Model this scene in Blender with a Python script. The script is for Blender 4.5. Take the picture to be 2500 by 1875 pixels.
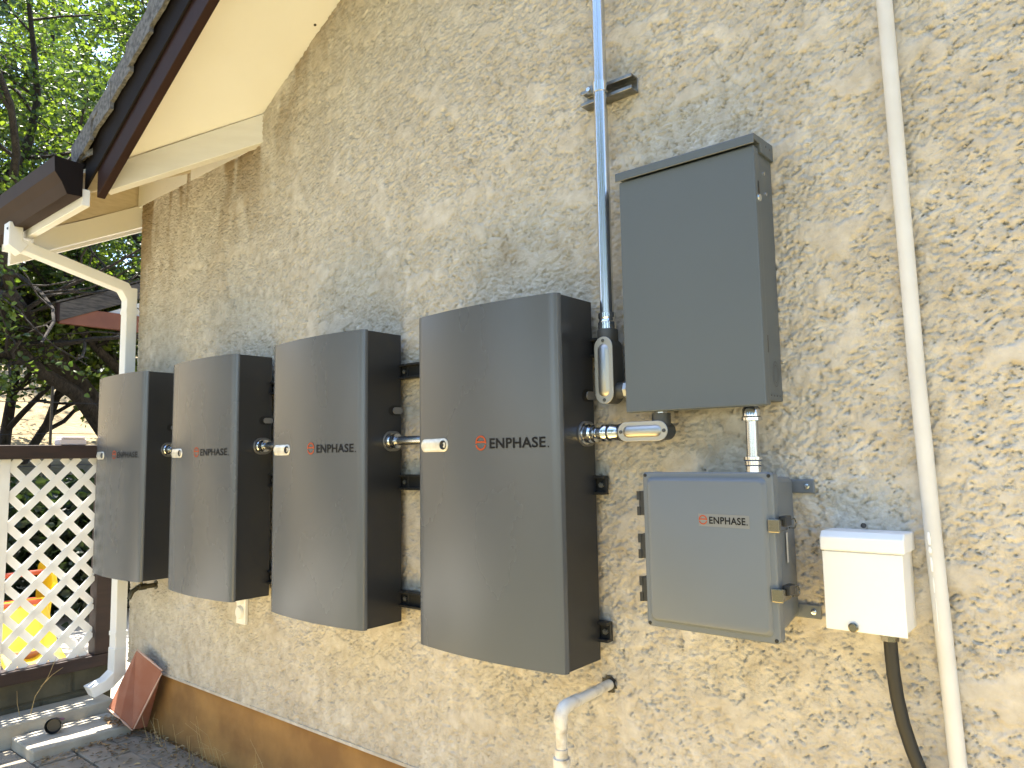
import bpy, bmesh, math, random
import numpy as np
from mathutils import Vector, Matrix

# ------------------------------------------------------------------ clear
for o in list(bpy.data.objects): bpy.data.objects.remove(o, do_unlink=True)
scene = bpy.context.scene
C = scene.collection
R = math.radians
random.seed(7); rng = np.random.default_rng(7)

# ------------------------------------------------------------------ camera
cam_d = bpy.data.cameras.new('camera'); cam = bpy.data.objects.new('camera', cam_d); C.objects.link(cam)
cam.location = (1.1173, -1.7094, 1.3205)
cam.rotation_euler = (1.667714, 0.017029, 0.692568)
cam_d.sensor_fit = 'HORIZONTAL'; cam_d.sensor_width = 36.0; cam_d.lens = 25.745
cam_d.clip_start = 0.05; cam_d.clip_end = 2000
scene.camera = cam

# ------------------------------------------------------------------ sky and sun
SUN_EL = R(75.0)
SUN = Vector((-0.985 * math.cos(SUN_EL), 0.17 * math.cos(SUN_EL), math.sin(SUN_EL))).normalized()
world = bpy.data.worlds.new('World'); scene.world = world; world.use_nodes = True
wn = world.node_tree; wn.nodes.clear()
sky = wn.nodes.new('ShaderNodeTexSky'); sky.sky_type = 'NISHITA'; sky.sun_disc = False
sky.sun_elevation = SUN_EL; sky.sun_rotation = math.atan2(SUN.x, SUN.y)
sky.air_density = 1.0; sky.dust_density = 1.0; sky.ozone_density = 1.0; sky.altitude = 300
bg = wn.nodes.new('ShaderNodeBackground'); bg.inputs['Strength'].default_value = 0.135
wo = wn.nodes.new('ShaderNodeOutputWorld')
wn.links.new(sky.outputs[0], bg.inputs[0]); wn.links.new(bg.outputs[0], wo.inputs[0])
sun_d = bpy.data.lights.new('sun', 'SUN'); sun_d.energy = 5.0; sun_d.angle = R(0.53); sun_d.color = (1.0, 0.94, 0.84)
sun = bpy.data.objects.new('sun', sun_d); C.objects.link(sun)
sun.rotation_euler = SUN.to_track_quat('Z', 'Y').to_euler(); sun.location = SUN * 40

scene.view_settings.view_transform = 'Standard'; scene.view_settings.look = 'None'
scene.view_settings.gamma = 1.0; scene.view_settings.exposure = 2.38
try: scene.view_settings.use_curve_mapping = False
except Exception: pass
scene.render.engine = 'CYCLES'
scene.cycles.max_bounces = 8; scene.cycles.diffuse_bounces = 5; scene.cycles.glossy_bounces = 4
scene.cycles.transparent_max_bounces = 8; scene.cycles.sample_clamp_indirect = 6.0

# ------------------------------------------------------------------ materials
MATS = {}
def mat(name, col, rough=0.6, metal=0.0, spec=0.5, col2=None, nscale=8.0, ndetail=5.0, lo=0.35, hi=0.65,
        bump=0.0, bscale=80.0, bdist=0.002, stretch=None, rvar=0.0, coat=0.0):
    if name in MATS: return MATS[name]
    m = bpy.data.materials.new(name); m.use_nodes = True; nt = m.node_tree
    b = nt.nodes['Principled BSDF']
    b.inputs['Base Color'].default_value = (*col, 1); b.inputs['Roughness'].default_value = rough
    b.inputs['Metallic'].default_value = metal; b.inputs['Specular IOR Level'].default_value = spec
    if coat: b.inputs['Coat Weight'].default_value = coat; b.inputs['Coat Roughness'].default_value = .15
    tc = nt.nodes.new('ShaderNodeTexCoord')
    oi = nt.nodes.new('ShaderNodeObjectInfo'); va = nt.nodes.new('ShaderNodeVectorMath'); va.operation = 'ADD'
    nt.links.new(tc.outputs['Object'], va.inputs[0]); nt.links.new(oi.outputs['Location'], va.inputs[1]); vec = va.outputs[0]
    if stretch:
        mp = nt.nodes.new('ShaderNodeMapping'); mp.inputs['Scale'].default_value = stretch
        nt.links.new(vec, mp.inputs[0]); vec = mp.outputs[0]
    if col2 or rvar:
        n = nt.nodes.new('ShaderNodeTexNoise'); n.inputs['Scale'].default_value = nscale; n.inputs['Detail'].default_value = ndetail
        nt.links.new(vec, n.inputs['Vector'])
        if col2:
            r = nt.nodes.new('ShaderNodeValToRGB'); r.color_ramp.elements[0].position = lo; r.color_ramp.elements[1].position = hi
            r.color_ramp.elements[0].color = (*col, 1); r.color_ramp.elements[1].color = (*col2, 1)
            nt.links.new(n.outputs['Fac'], r.inputs[0]); nt.links.new(r.outputs[0], b.inputs['Base Color'])
        if rvar:
            mr = nt.nodes.new('ShaderNodeMapRange'); mr.inputs['To Min'].default_value = rough - rvar; mr.inputs['To Max'].default_value = rough + rvar
            nt.links.new(n.outputs['Fac'], mr.inputs['Value']); nt.links.new(mr.outputs[0], b.inputs['Roughness'])
    if bump:
        n2 = nt.nodes.new('ShaderNodeTexNoise'); n2.inputs['Scale'].default_value = bscale; n2.inputs['Detail'].default_value = 6
        nt.links.new(vec, n2.inputs['Vector'])
        bp = nt.nodes.new('ShaderNodeBump'); bp.inputs['Strength'].default_value = bump; bp.inputs['Distance'].default_value = bdist
        nt.links.new(n2.outputs['Fac'], bp.inputs['Height']); nt.links.new(bp.outputs[0], b.inputs['Normal'])
    MATS[name] = m; return m

def mat_stucco():
    m = bpy.data.materials.new('stucco'); m.use_nodes = True; nt = m.node_tree; N = nt.nodes.new; L = nt.links.new
    b = nt.nodes['Principled BSDF']; b.inputs['Roughness'].default_value = .9; b.inputs['Specular IOR Level'].default_value = .2
    tc = N('ShaderNodeTexCoord')
    n1 = N('ShaderNodeTexNoise'); n1.inputs['Scale'].default_value = 4.5; n1.inputs['Detail'].default_value = 7; n1.inputs['Roughness'].default_value = .62
    n2 = N('ShaderNodeTexNoise'); n2.inputs['Scale'].default_value = 26; n2.inputs['Detail'].default_value = 6
    n3 = N('ShaderNodeTexNoise'); n3.inputs['Scale'].default_value = 190; n3.inputs['Detail'].default_value = 4
    for n in (n1, n2, n3): L(tc.outputs['Object'], n.inputs['Vector'])
    r1 = N('ShaderNodeValToRGB'); r1.color_ramp.elements[0].position = .36; r1.color_ramp.elements[1].position = .66
    r1.color_ramp.elements[0].color = (.52, .478, .408, 1); r1.color_ramp.elements[1].color = (.605, .57, .505, 1)
    L(n1.outputs['Fac'], r1.inputs[0])
    r2 = N('ShaderNodeValToRGB'); r2.color_ramp.elements[0].position = .3; r2.color_ramp.elements[1].position = .7
    r2.color_ramp.elements[0].color = (.80, .77, .72, 1); r2.color_ramp.elements[1].color = (1.06, 1.06, 1.06, 1)
    L(n2.outputs['Fac'], r2.inputs[0])
    mx = N('ShaderNodeMix'); mx.data_type = 'RGBA'; mx.blend_type = 'MULTIPLY'; mx.inputs[0].default_value = 1
    L(r2.outputs[0], mx.inputs[7])
    pa = N('ShaderNodeAttribute'); pa.attribute_name = 'plateau'
    pr_ = N('ShaderNodeValToRGB'); pr_.color_ramp.elements[0].color = (.96, .955, .945, 1); pr_.color_ramp.elements[1].color = (1.06, 1.06, 1.06, 1)
    L(pa.outputs['Fac'], pr_.inputs[0])
    mp_ = N('ShaderNodeMix'); mp_.data_type = 'RGBA'; mp_.blend_type = 'MULTIPLY'; mp_.inputs[0].default_value = 1
    L(r1.outputs[0], mp_.inputs[6]); L(pr_.outputs[0], mp_.inputs[7]); L(mp_.outputs[2], mx.inputs[6])
    # rain stains running down from the eave: brown dirt with a shape of its own
    at = N('ShaderNodeAttribute'); at.attribute_name = 'stain'
    mx2 = N('ShaderNodeMix'); mx2.data_type = 'RGBA'; mx2.blend_type = 'MIX'
    L(at.outputs['Fac'], mx2.inputs[0]); L(mx.outputs[2], mx2.inputs[6]); mx2.inputs[7].default_value = (.24, .165, .075, 1)
    L(mx2.outputs[2], b.inputs['Base Color'])
    ap = N('ShaderNodeAttribute'); ap.attribute_name = 'plateau'
    ms = N('ShaderNodeMapRange'); ms.inputs['To Min'].default_value = .9; ms.inputs['To Max'].default_value = .25
    L(ap.outputs['Fac'], ms.inputs['Value'])
    bp = N('ShaderNodeBump'); bp.inputs['Distance'].default_value = .003; L(ms.outputs[0], bp.inputs['Strength'])
    L(n3.outputs['Fac'], bp.inputs['Height']); L(bp.outputs[0], b.inputs['Normal'])
    return m

def mat_leaf(name, c1, c2, c3):
    m = bpy.data.materials.new(name); m.use_nodes = True; nt = m.node_tree; N = nt.nodes.new; L = nt.links.new
    nt.nodes.clear()
    g = N('ShaderNodeNewGeometry'); r = N('ShaderNodeValToRGB')
    e = r.color_ramp.elements; e[0].position = 0; e[0].color = (*c1, 1); e[1].position = 1; e[1].color = (*c3, 1)
    k = e.new(.5); k.color = (*c2, 1)
    L(g.outputs['Random Per Island'], r.inputs[0])
    p = N('ShaderNodeBsdfPrincipled'); p.inputs['Roughness'].default_value = .42; L(r.outputs[0], p.inputs['Base Color'])
    t = N('ShaderNodeBsdfTranslucent')
    tm = N('ShaderNodeMix'); tm.data_type = 'RGBA'; tm.blend_type = 'MULTIPLY'; tm.inputs[0].default_value = 1
    L(r.outputs[0], tm.inputs[6]); tm.inputs[7].default_value = (2.2, 2.1, .8, 1); L(tm.outputs[2], t.inputs['Color'])
    mx = N('ShaderNodeMixShader'); mx.inputs[0].default_value = .42
    L(p.outputs[0], mx.inputs[1]); L(t.outputs[0], mx.inputs[2])
    o = N('ShaderNodeOutputMaterial'); L(mx.outputs[0], o.inputs[0])
    return m

M = dict(
 stucco=mat_stucco(),
 found=mat('foundation_paint', (.36, .19, .055), .75, col2=(.24, .12, .035), nscale=6, bump=.3, bscale=120, bdist=.002),
 cream=mat('cream_paint', (.79, .785, .755), .55, col2=(.76, .75, .71), nscale=3, stretch=(1, 1, 1), bump=.08, bscale=60),
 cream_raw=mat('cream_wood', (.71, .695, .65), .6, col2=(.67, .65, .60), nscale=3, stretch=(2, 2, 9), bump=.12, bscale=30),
 cream_tan=mat('cream_wood_tan', (.60, .53, .41), .65, col2=(.53, .46, .34), nscale=5, stretch=(3, 3, 14), bump=.15, bscale=30),  # darker tan tone for the sheathing and upper rafter boards
 brown=mat('brown_fascia_paint', (.022, .009, .006), .65, spec=.2, col2=(.030, .013, .009), nscale=6, bump=.05, bscale=40),
 gutter=mat('brown_gutter_metal', (.024, .013, .009), .62, spec=.25, col2=(.032, .018, .013), nscale=4),
 tile=mat('roof_tile_grey', (.07, .07, .07), .9, col2=(.17, .168, .163), nscale=60, ndetail=3, bump=.6, bscale=160, bdist=.003),
 deckdark=mat('roof_edge_dark', (.009, .006, .005), .75, spec=.15),
 white=mat('white_enamel', (.80, .80, .79), .35, col2=(.75, .745, .72), nscale=5),
 whitebox=mat('white_powder_coat', (.80, .80, .79), .42, bump=.05, bscale=400, bdist=.0006),
 lattice=mat('lattice_vinyl', (.86, .86, .84), .45, col2=(.80, .79, .75), nscale=6),
 darkwood=mat('dark_stained_wood', (.030, .014, .010), .6, col2=(.016, .008, .006), nscale=6, stretch=(6, 1, 6), bump=.2, bscale=40),
 oldwood=mat('weathered_wood', (.10, .085, .07), .8, col2=(.035, .030, .027), nscale=9, stretch=(9, 1.2, 9), bump=.5, bscale=30, bdist=.004),
 redwood=mat('red_brown_paint', (.22, .075, .035), .6, col2=(.17, .055, .028), nscale=5, bump=.1),
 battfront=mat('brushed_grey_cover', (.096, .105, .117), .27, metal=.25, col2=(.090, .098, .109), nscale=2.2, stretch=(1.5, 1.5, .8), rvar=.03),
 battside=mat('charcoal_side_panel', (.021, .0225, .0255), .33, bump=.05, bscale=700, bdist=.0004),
 rail=mat('black_bracket', (.012, .012, .012), .45),
 pill=mat('pale_window_plastic', (.66, .63, .54), .16, col2=(.50, .47, .39), nscale=40, coat=.5),
 blackhole=mat('black_plastic', (.006, .006, .006), .4),
 zinc=mat('zinc_conduit', (.60, .62, .65), .24, metal=1.0, col2=(.55, .57, .60), nscale=6, stretch=(2, 2, 1.0), rvar=.03),
 chrome=mat('bright_zinc_fitting', (.68, .69, .71), .16, metal=1.0, rvar=.05, nscale=20),
 castgrey=mat('cast_conduit_body', (.07, .072, .072), .5, metal=.3, bump=.15, bscale=200),
 alu=mat('stamped_aluminium_cover', (.47, .45, .41), .42, metal=1.0, rvar=.06, nscale=14),
 strut=mat('galvanised_strut', (.30, .30, .29), .38, metal=.9, col2=(.2, .2, .19), nscale=40),
 panel=mat('grey_enamel_panel', (.086, .103, .118), .42, col2=(.081, .097, .111), nscale=2, bump=.05, bscale=500, bdist=.0004),
 encl=mat('grey_polycarbonate', (.126, .145, .166), .40, col2=(.119, .137, .157), nscale=3, bump=.08, bscale=350, bdist=.0005),
 latch=mat('stainless_latch', (.22, .205, .17), .25, metal=1.0),
 hinge=mat('black_hinge', (.018, .018, .018), .4),
 orange=mat('orange_print', (.36, .065, .018), .6, spec=.2),
 black=mat('black_print', (.007, .007, .008), .6, spec=.2),
 sticker=mat('pale_sticker', (.50, .50, .48), .5),
 pvc=mat('old_white_pvc', (.64, .61, .54), .5, col2=(.30, .245, .17), nscale=26, lo=.48, hi=.74, bump=.12, bscale=60),
 pipe=mat('painted_white_pipe', (.65, .645, .625), .45, col2=(.58, .565, .53), nscale=6, lo=.4, hi=.7, bump=.05, bscale=90),
 hose=mat('black_flex_conduit', (.012, .012, .012), .5, bump=.1, bscale=60),
 terra=mat('terracotta', (.29, .105, .055), .75, col2=(.36, .17, .11), nscale=7, lo=.45, hi=.8, bump=.2, bscale=80),
 terradust=mat('chipped_terracotta_edge', (.55, .36, .27), .85),
 paver=mat('grey_paver', (.28, .24, .185), .9, col2=(.20, .17, .125), nscale=9, bump=.4, bscale=120, bdist=.003),
 concrete=mat('pale_concrete', (.42, .39, .32), .9, col2=(.31, .28, .22), nscale=7, bump=.4, bscale=90, bdist=.003),
 block=mat('dark_block', (.085, .078, .050), .9, col2=(.05, .047, .032), nscale=8, bump=.4, bscale=80, bdist=.003),  # plain dark olive tone for the low block wall
 soil=mat('dry_soil', (.10, .075, .045), .95, col2=(.17, .13, .075), nscale=22, bump=.8, bscale=90, bdist=.01),
 ground=mat('ground_shade_tone', (.13, .115, .06), .95, col2=(.085, .085, .04), nscale=1.2, ndetail=8, bump=.6, bscale=30, bdist=.02),  # tree shade put into the colour, darker than the soil itself
 bounce_tan=mat('bounce_strip_tan', (.82, .60, .235), .95, col2=(.72, .51, .18), nscale=5, ndetail=8, bump=.5, bscale=90, bdist=.01),  # bright saturated tan, set to bounce warm light onto the lower wall
 patio=mat('patio_concrete', (.50, .47, .40), .85, col2=(.42, .385, .32), nscale=2.5, ndetail=8, bump=.2, bscale=60),
 hill=mat('dry_grass_hill', (.27, .205, .105), .95, col2=(.15, .115, .06), nscale=2.2, ndetail=8, bump=.8, bscale=14, bdist=.05),
 bark=mat('oak_bark', (.045, .036, .028), .95, col2=(.02, .016, .013), nscale=7, stretch=(3, 3, 1), bump=.9, bscale=16, bdist=.03),
 straw=mat('straw', (.42, .32, .15), .9, col2=(.30, .21, .09), nscale=5),
 leafdry=mat('dry_leaf', (.22, .13, .055), .85, col2=(.42, .31, .15), nscale=3),
 yellow=mat('yellow_plastic', (.82, .52, .012), .35),
 red=mat('red_plastic', (.50, .09, .04), .4),
 brownpot=mat('brown_glaze', (.20, .07, .03), .4),
 lilac=mat('pale_lilac_plastic', (.52, .47, .50), .5),
 brass=mat('dark_bronze_tap', (.05, .045, .03), .4, metal=.6, col2=(.10, .085, .05), nscale=30),
 glass_dark=mat('dark_house_interior', (.03, .03, .03), .6),
)
M['leaf'] = mat_leaf('oak_leaf', (.022, .044, .010), (.050, .086, .017), (.12, .17, .030))
def translucent(m, col, f):
    nt = m.node_tree; b = nt.nodes['Principled BSDF']; o = nt.nodes['Material Output']
    t = nt.nodes.new('ShaderNodeBsdfTranslucent'); t.inputs[0].default_value = (*col, 1); x = nt.nodes.new('ShaderNodeMixShader'); x.inputs[0].default_value = f
    nt.links.new(b.outputs[0], x.inputs[1]); nt.links.new(t.outputs[0], x.inputs[2]); nt.links.new(x.outputs[0], o.inputs[0])
translucent(M['lattice'], (.86, .85, .82), .20)
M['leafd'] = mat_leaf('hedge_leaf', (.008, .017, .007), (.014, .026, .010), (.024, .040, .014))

# ------------------------------------------------------------------ helpers
ORG = {}
def link(name, me, m, parent=None):
    o = bpy.data.objects.new(name, me); C.objects.link(o)
    if m is not None: me.materials.append(m)
    if parent is not None: o.parent = parent
    return o
def tag(o, label=None, cat=None, group=None, kind=None):
    if label: o['label'] = label
    if cat: o['category'] = cat
    if group: o['group'] = group
    if kind: o['kind'] = kind
    return o
def thing(name, loc, label, cat, group=None):
    o = bpy.data.objects.new(name, None); C.objects.link(o); o.location = loc; o.empty_display_size = .05
    ORG[o] = Vector(loc); return tag(o, label, cat, group)

class MB:
    def __init__(s): s.v = []; s.f = []
    def add(s, v, f):
        n = len(s.v); s.v += [tuple(a) for a in v]; s.f += [tuple(i + n for i in q) for q in f]; return s
    def box(s, x0, x1, y0, y1, z0, z1):
        v = [(x, y, z) for z in (z0, z1) for y in (y0, y1) for x in (x0, x1)]
        return s.add(v, [(0, 2, 3, 1), (4, 5, 7, 6), (0, 1, 5, 4), (2, 6, 7, 3), (0, 4, 6, 2), (1, 3, 7, 5)])
    def obox(s, c, ax, ay, az):      # oriented box: centre, half vectors
        c, ax, ay, az = map(Vector, (c, ax, ay, az))
        v = [c + ax * i + ay * j + az * k for k in (-1, 1) for j in (-1, 1) for i in (-1, 1)]
        return s.add(v, [(0, 2, 3, 1), (4, 5, 7, 6), (0, 1, 5, 4), (2, 6, 7, 3), (0, 4, 6, 2), (1, 3, 7, 5)])
    def prism(s, poly, d):           # polygon of 3D points extruded by vector d
        n = len(poly); d = Vector(d); P = [Vector(p) for p in poly]
        nrm = Vector((0, 0, 0))
        for i in range(n): nrm += P[i].cross(P[(i + 1) % n])
        if nrm.dot(d) > 0: P.reverse()
        v = P + [p + d for p in P]
        f = [tuple(range(n)), tuple(range(2 * n - 1, n - 1, -1))]
        for i in range(n):
            j = (i + 1) % n; f.append((i, i + n, j + n, j))
        return s.add(v, f)
    def tube(s, pts, rad, seg=16, cap=True):
        pts = [Vector(p) for p in pts]; n = len(pts)
        rs = rad if isinstance(rad, (list, tuple)) else [rad] * n
        t0 = (pts[1] - pts[0]).normalized()
        up = Vector((0, 0, 1)) if abs(t0.z) < .9 else Vector((1, 0, 0))
        a = t0.cross(up).normalized(); v = []; f = []
        for i in range(n):
            t = (pts[min(i + 1, n - 1)] - pts[max(i - 1, 0)])
            t = t.normalized() if t.length > 1e-9 else t0
            a = (a - t * a.dot(t)); a = a.normalized() if a.length > 1e-6 else t.orthogonal().normalized()
            b = t.cross(a)
            for k in range(seg):
                w = 2 * math.pi * k / seg
                v.append(pts[i] + (a * math.cos(w) + b * math.sin(w)) * rs[i])
        for i in range(n - 1):
            for k in range(seg):
                k2 = (k + 1) % seg
                f.append((i * seg + k, i * seg + k2, (i + 1) * seg + k2, (i + 1) * seg + k))
        if cap:
            f.append(tuple(range(seg - 1, -1, -1))); f.append(tuple(range((n - 1) * seg, n * seg)))
        return s.add(v, f)
    def lathe(s, o, d, prof, seg=24): # profile of (distance along d, radius)
        o = Vector(o); d = Vector(d).normalized()
        return s.tube_prof([o + d * a for a, r in prof], d, [r for a, r in prof], seg)
    def tube_prof(s, pts, d, rs, seg):
        a = d.orthogonal().normalized(); b = d.cross(a); v = []; f = []; n = len(pts)
        for i in range(n):
            for k in range(seg):
                w = 2 * math.pi * k / seg; v.append(pts[i] + (a * math.cos(w) + b * math.sin(w)) * rs[i])
        for i in range(n - 1):
            for k in range(seg):
                k2 = (k + 1) % seg; f.append((i * seg + k, i * seg + k2, (i + 1) * seg + k2, (i + 1) * seg + k))
        f.append(tuple(range(seg - 1, -1, -1))); f.append(tuple(range((n - 1) * seg, n * seg)))
        return s.add(v, f)
    def build(s, name, m, parent=None, org=None, bevel=0, seg=2, smooth=None, recalc=False):
        if org is None:
            q = parent
            while q is not None and q not in ORG: q = q.parent
            org = ORG[q] if q is not None else Vector((0, 0, 0))
        me = bpy.data.meshes.new(name)
        ox, oy, oz = org
        me.from_pydata([(a - ox, b - oy, c - oz) for a, b, c in s.v], [], s.f)
        if recalc:
            bm = bmesh.new(); bm.from_mesh(me); bmesh.ops.recalc_face_normals(bm, faces=bm.faces); bm.to_mesh(me); bm.free()
        if smooth is not None:
            me.polygons.foreach_set('use_smooth', [True] * len(me.polygons)); me.set_sharp_from_angle(angle=R(smooth))
        me.update()
        o = link(name, me, m, parent)
        if parent is None and org != Vector((0, 0, 0)): o.location = org
        if bevel:
            b = o.modifiers.new('bevel', 'BEVEL'); b.width = bevel; b.segments = seg; b.limit_method = 'ANGLE'; b.angle_limit = R(35)
        return o

def stadium(cx, cz, hl, r, y, horiz, n=10):   # polygon in an XZ plane, long axis along x or z
    pts = []
    for e in (1, -1):
        for i in range(n + 1):
            a = -math.pi / 2 + math.pi * i / n
            u = e * (hl + r * math.cos(a)); w = e * r * math.sin(a)
            pts.append((cx + u, y, cz + w) if horiz else (cx - w, y, cz + u))
    return pts

def copy_tree(o, parent=None):
    c = o.copy(); C.objects.link(c); c.parent = parent
    for ch in o.children: copy_tree(ch, c)
    return c

# gradient noise for the plaster relief and the terrain
_perm = rng.permutation(4096).astype(np.int64); _ang = rng.random(4096) * 2 * np.pi
_gx, _gy = np.cos(_ang), np.sin(_ang)
def pn(x, y, seed=0):
    xi = np.floor(x).astype(np.int64); yi = np.floor(y).astype(np.int64); xf = x - xi; yf = y - yi
    u = xf * xf * xf * (xf * (xf * 6 - 15) + 10); v = yf * yf * yf * (yf * (yf * 6 - 15) + 10)
    def g(ix, iy, dx, dy):
        h = _perm[(_perm[(ix + seed * 131) & 4095] + iy) & 4095]; return _gx[h] * dx + _gy[h] * dy
    a = g(xi, yi, xf, yf); b = g(xi + 1, yi, xf - 1, yf); c = g(xi, yi + 1, xf, yf - 1); d = g(xi + 1, yi + 1, xf - 1, yf - 1)
    return (a + u * (b - a)) + v * ((c + u * (d - c)) - (a + u * (b - a)))
def sst(a, b, x):
    t = np.clip((x - a) / (b - a), 0, 1); return t * t * (3 - 2 * t)
def grid_mesh(name, X, Y, Z, smooth=True):
    h, w = X.shape; me = bpy.data.meshes.new(name)
    co = np.stack([X, Y, Z], -1).reshape(-1, 3).astype(np.float32)
    i = np.arange(h * w).reshape(h, w)
    q = np.stack([i[:-1, :-1], i[:-1, 1:], i[1:, 1:], i[1:, :-1]], -1).reshape(-1, 4)
    return raw_mesh(me, co, q, smooth)
def raw_mesh(me, co, q, smooth):
    n = len(q); k = q.shape[1]
    me.vertices.add(len(co)); me.vertices.foreach_set('co', co.astype(np.float32).ravel())
    me.loops.add(n * k); me.loops.foreach_set('vertex_index', q.ravel().astype(np.int32))
    me.polygons.add(n); me.polygons.foreach_set('loop_start', np.arange(0, n * k, k, dtype=np.int32))
    if smooth: me.polygons.foreach_set('use_smooth', np.ones(n, dtype=bool))
    me.update(calc_edges=True); return me

# ================================================================== SETTING
WY = 0.03            # face of the plaster wall
XC = -2.965          # house corner
# ground
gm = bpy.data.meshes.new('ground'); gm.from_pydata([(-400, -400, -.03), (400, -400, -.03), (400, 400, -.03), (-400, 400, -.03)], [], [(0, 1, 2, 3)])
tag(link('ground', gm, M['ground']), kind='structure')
# terrain behind the fence
xs = np.concatenate([np.linspace(-6.4, -20, 70), np.linspace(-20.6, -90, 40)]); ys = np.linspace(-45, 60, 180)
X, Y = np.meshgrid(xs, ys)
d = np.clip(-6.4 - X, 0, None)
Z = -.035 + .33 * d * sst(0, 2.2, d) * (1 - .35 * sst(12, 70, d)) + .10 * pn(X * .8, Y * .8, 3) * sst(0, 1.5, d) + .5 * pn(X * .13, Y * .13, 4) * sst(1, 10, d)
tag(link('hillside', grid_mesh('hillside', X, Y, Z), M['hill']), kind='structure')
# patio slab beyond the lattice
tag(MB().box(-6.35, -3.26, -5.0, 9.0, -.03, .0).build('patio', M['patio']), kind='structure')

# unseen warm strip added to bounce sunlight; tree shade coloured into the ground beyond
tag(MB().box(-2.6, 9.0, -1.50, -.660, -.029, -.012).build('bounce_strip', M['bounce_tan']), kind='structure')
# paving at the foot of the wall
pave = MB().box(-2.98, 1.9, -.652, .028, -.028, -.016).build('paving', M['soil']); tag(pave, kind='structure')
for j in range(4):
    y1 = .020 - .165 * j; y0 = y1 - .158
    off = .165 if j % 2 else 0
    for i in range(16):
        x0 = -2.97 + .33 * i - off + .003; x1 = x0 + .322
        x0 = max(x0, -2.97 + .003)
        if x1 - x0 < .05 or x0 > 1.8: continue
        cxp, cyp = (x0 + x1) / 2, (y0 + y1) / 2
        t = random.uniform(-.010, .010); t2 = random.uniform(-.010, .010); zt = random.uniform(-.004, .004)
        b = MB()
        sx, sy = (x1 - x0) / 2, (y1 - y0) / 2
        b.obox((cxp, cyp, -.018 + zt), (sx, 0, sx * t), (0, sy, sy * t2), (0, 0, .018))
        o = b.build('paver', M['paver'], pave, bevel=.004, seg=1)

# ================================================================== HOUSE
HOUSE = thing('house', (XC, WY, 0), 'beige stucco house wall with cream eaves, brown fascia and grey roof tiles', 'house')
SL = .535
def zs1(x): return 2.878 + SL * (x + 1.748)      # gable soffit plane
def zs2(y): return 2.880 + SL * (y - .03)        # main eave underside
RX = 2.0                                          # gable ridge
def ztop(x): return np.where(x < -1.756, 2.872, np.minimum(2.872 + SL * (x + 1.756), 3.45))
# plaster front with real relief
nx, nz = 1050, 880
s = np.linspace(0, 1, nx); xx = XC + (1.75 - XC) * (1 - (1 - s) ** 1.0 * (1 - .0)) if False else XC + (1.75 - XC) * (s ** .95)
tt = np.linspace(0, 1, nz)
X = np.repeat(xx[None, :], nz, 0); ZT = ztop(xx)[None, :]
Z = .295 + (ZT - .295) * tt[:, None]
def relief(X, Z):
    wx = .010 * pn(X * 30, Z * 30, 11) + .004 * pn(X * 85, Z * 85, 12); wz = .010 * pn(X * 30, Z * 30, 13) + .004 * pn(X * 85, Z * 85, 14)
    a = R(35); U = (X + wx) * math.cos(a) + (Z + wz) * math.sin(a); V = -(X + wx) * math.sin(a) + (Z + wz) * math.cos(a)
    n1 = pn(U * 19, V * 30, 21) + .50 * pn(U * 42, V * 58, 22) + .26 * pn(U * 95, V * 110, 24)
    n2 = pn(U * 30 + 7, V * 42 + 3, 23) + .50 * pn(U * 75, V * 90, 27) + .2 * pn(X * 180, Z * 180, 30)
    big = pn(X * 2.4, Z * 2.4, 25); flat = sst(.22, .36, pn(X * 7, Z * 9, 31) + .5 * pn(U * 18, V * 26, 32))
    def saw(q, seed):
        t = q - np.floor(q); br = sst(-.10, .10, pn(U * 17, V * 21, seed))
        return t * (1 - sst(.91, 1.0, t)), np.exp(-((t - .985) / .042) ** 2) * br
    p1 = sst(.02, .10, n1 + .12 * big); rid = 1 - np.abs(pn(X * 70, Z * 70, 28)) * 2.2
    rough = .0018 * rid + .0018 * pn(X * 125, Z * 125, 29)
    s1, g1 = saw(n1 * 1.7 + .4, 33); s2, g2 = saw(n2 * 1.7 + .8, 34)
    keep = 1 - .75 * flat
    h = (.0050 * s1 + .0038 * s2 + rough) * keep + .0062 * flat - (.0072 * g1 + .0056 * g2) * keep + .0012 * pn(X * 5, Z * 5, 26)
    global PLAT
    PLAT = np.clip(.3 * p1 + .35 * flat, 0, 1)
    return h
H = relief(X, Z)
edge = np.exp(-((X - XC) / .010) ** 2) * .012
Yw = WY + .005 - H + edge
me = grid_mesh('stucco_wall', X - XC, Yw - WY, Z)
# rain and dirt stains below the eave and along the corner
st = sst(.0, .30, pn(X * 5, Z * 1.4, 41) * .8 + pn(X * 17, Z * 4.5, 42) * .5 + .12)
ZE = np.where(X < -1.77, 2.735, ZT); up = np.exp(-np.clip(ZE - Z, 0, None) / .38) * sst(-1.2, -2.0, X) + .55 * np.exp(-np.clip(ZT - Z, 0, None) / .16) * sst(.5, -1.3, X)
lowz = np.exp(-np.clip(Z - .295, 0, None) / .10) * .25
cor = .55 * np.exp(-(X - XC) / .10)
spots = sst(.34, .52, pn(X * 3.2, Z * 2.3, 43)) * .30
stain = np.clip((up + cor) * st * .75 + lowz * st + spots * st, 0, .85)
at = me.attributes.new('stain', 'FLOAT', 'POINT'); at.data.foreach_set('value', stain.astype(np.float32).ravel())
at = me.attributes.new('plateau', 'FLOAT', 'POINT'); at.data.foreach_set('value', PLAT.astype(np.float32).ravel())
wall = link('wall', me, M['stucco'], HOUSE)
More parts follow.
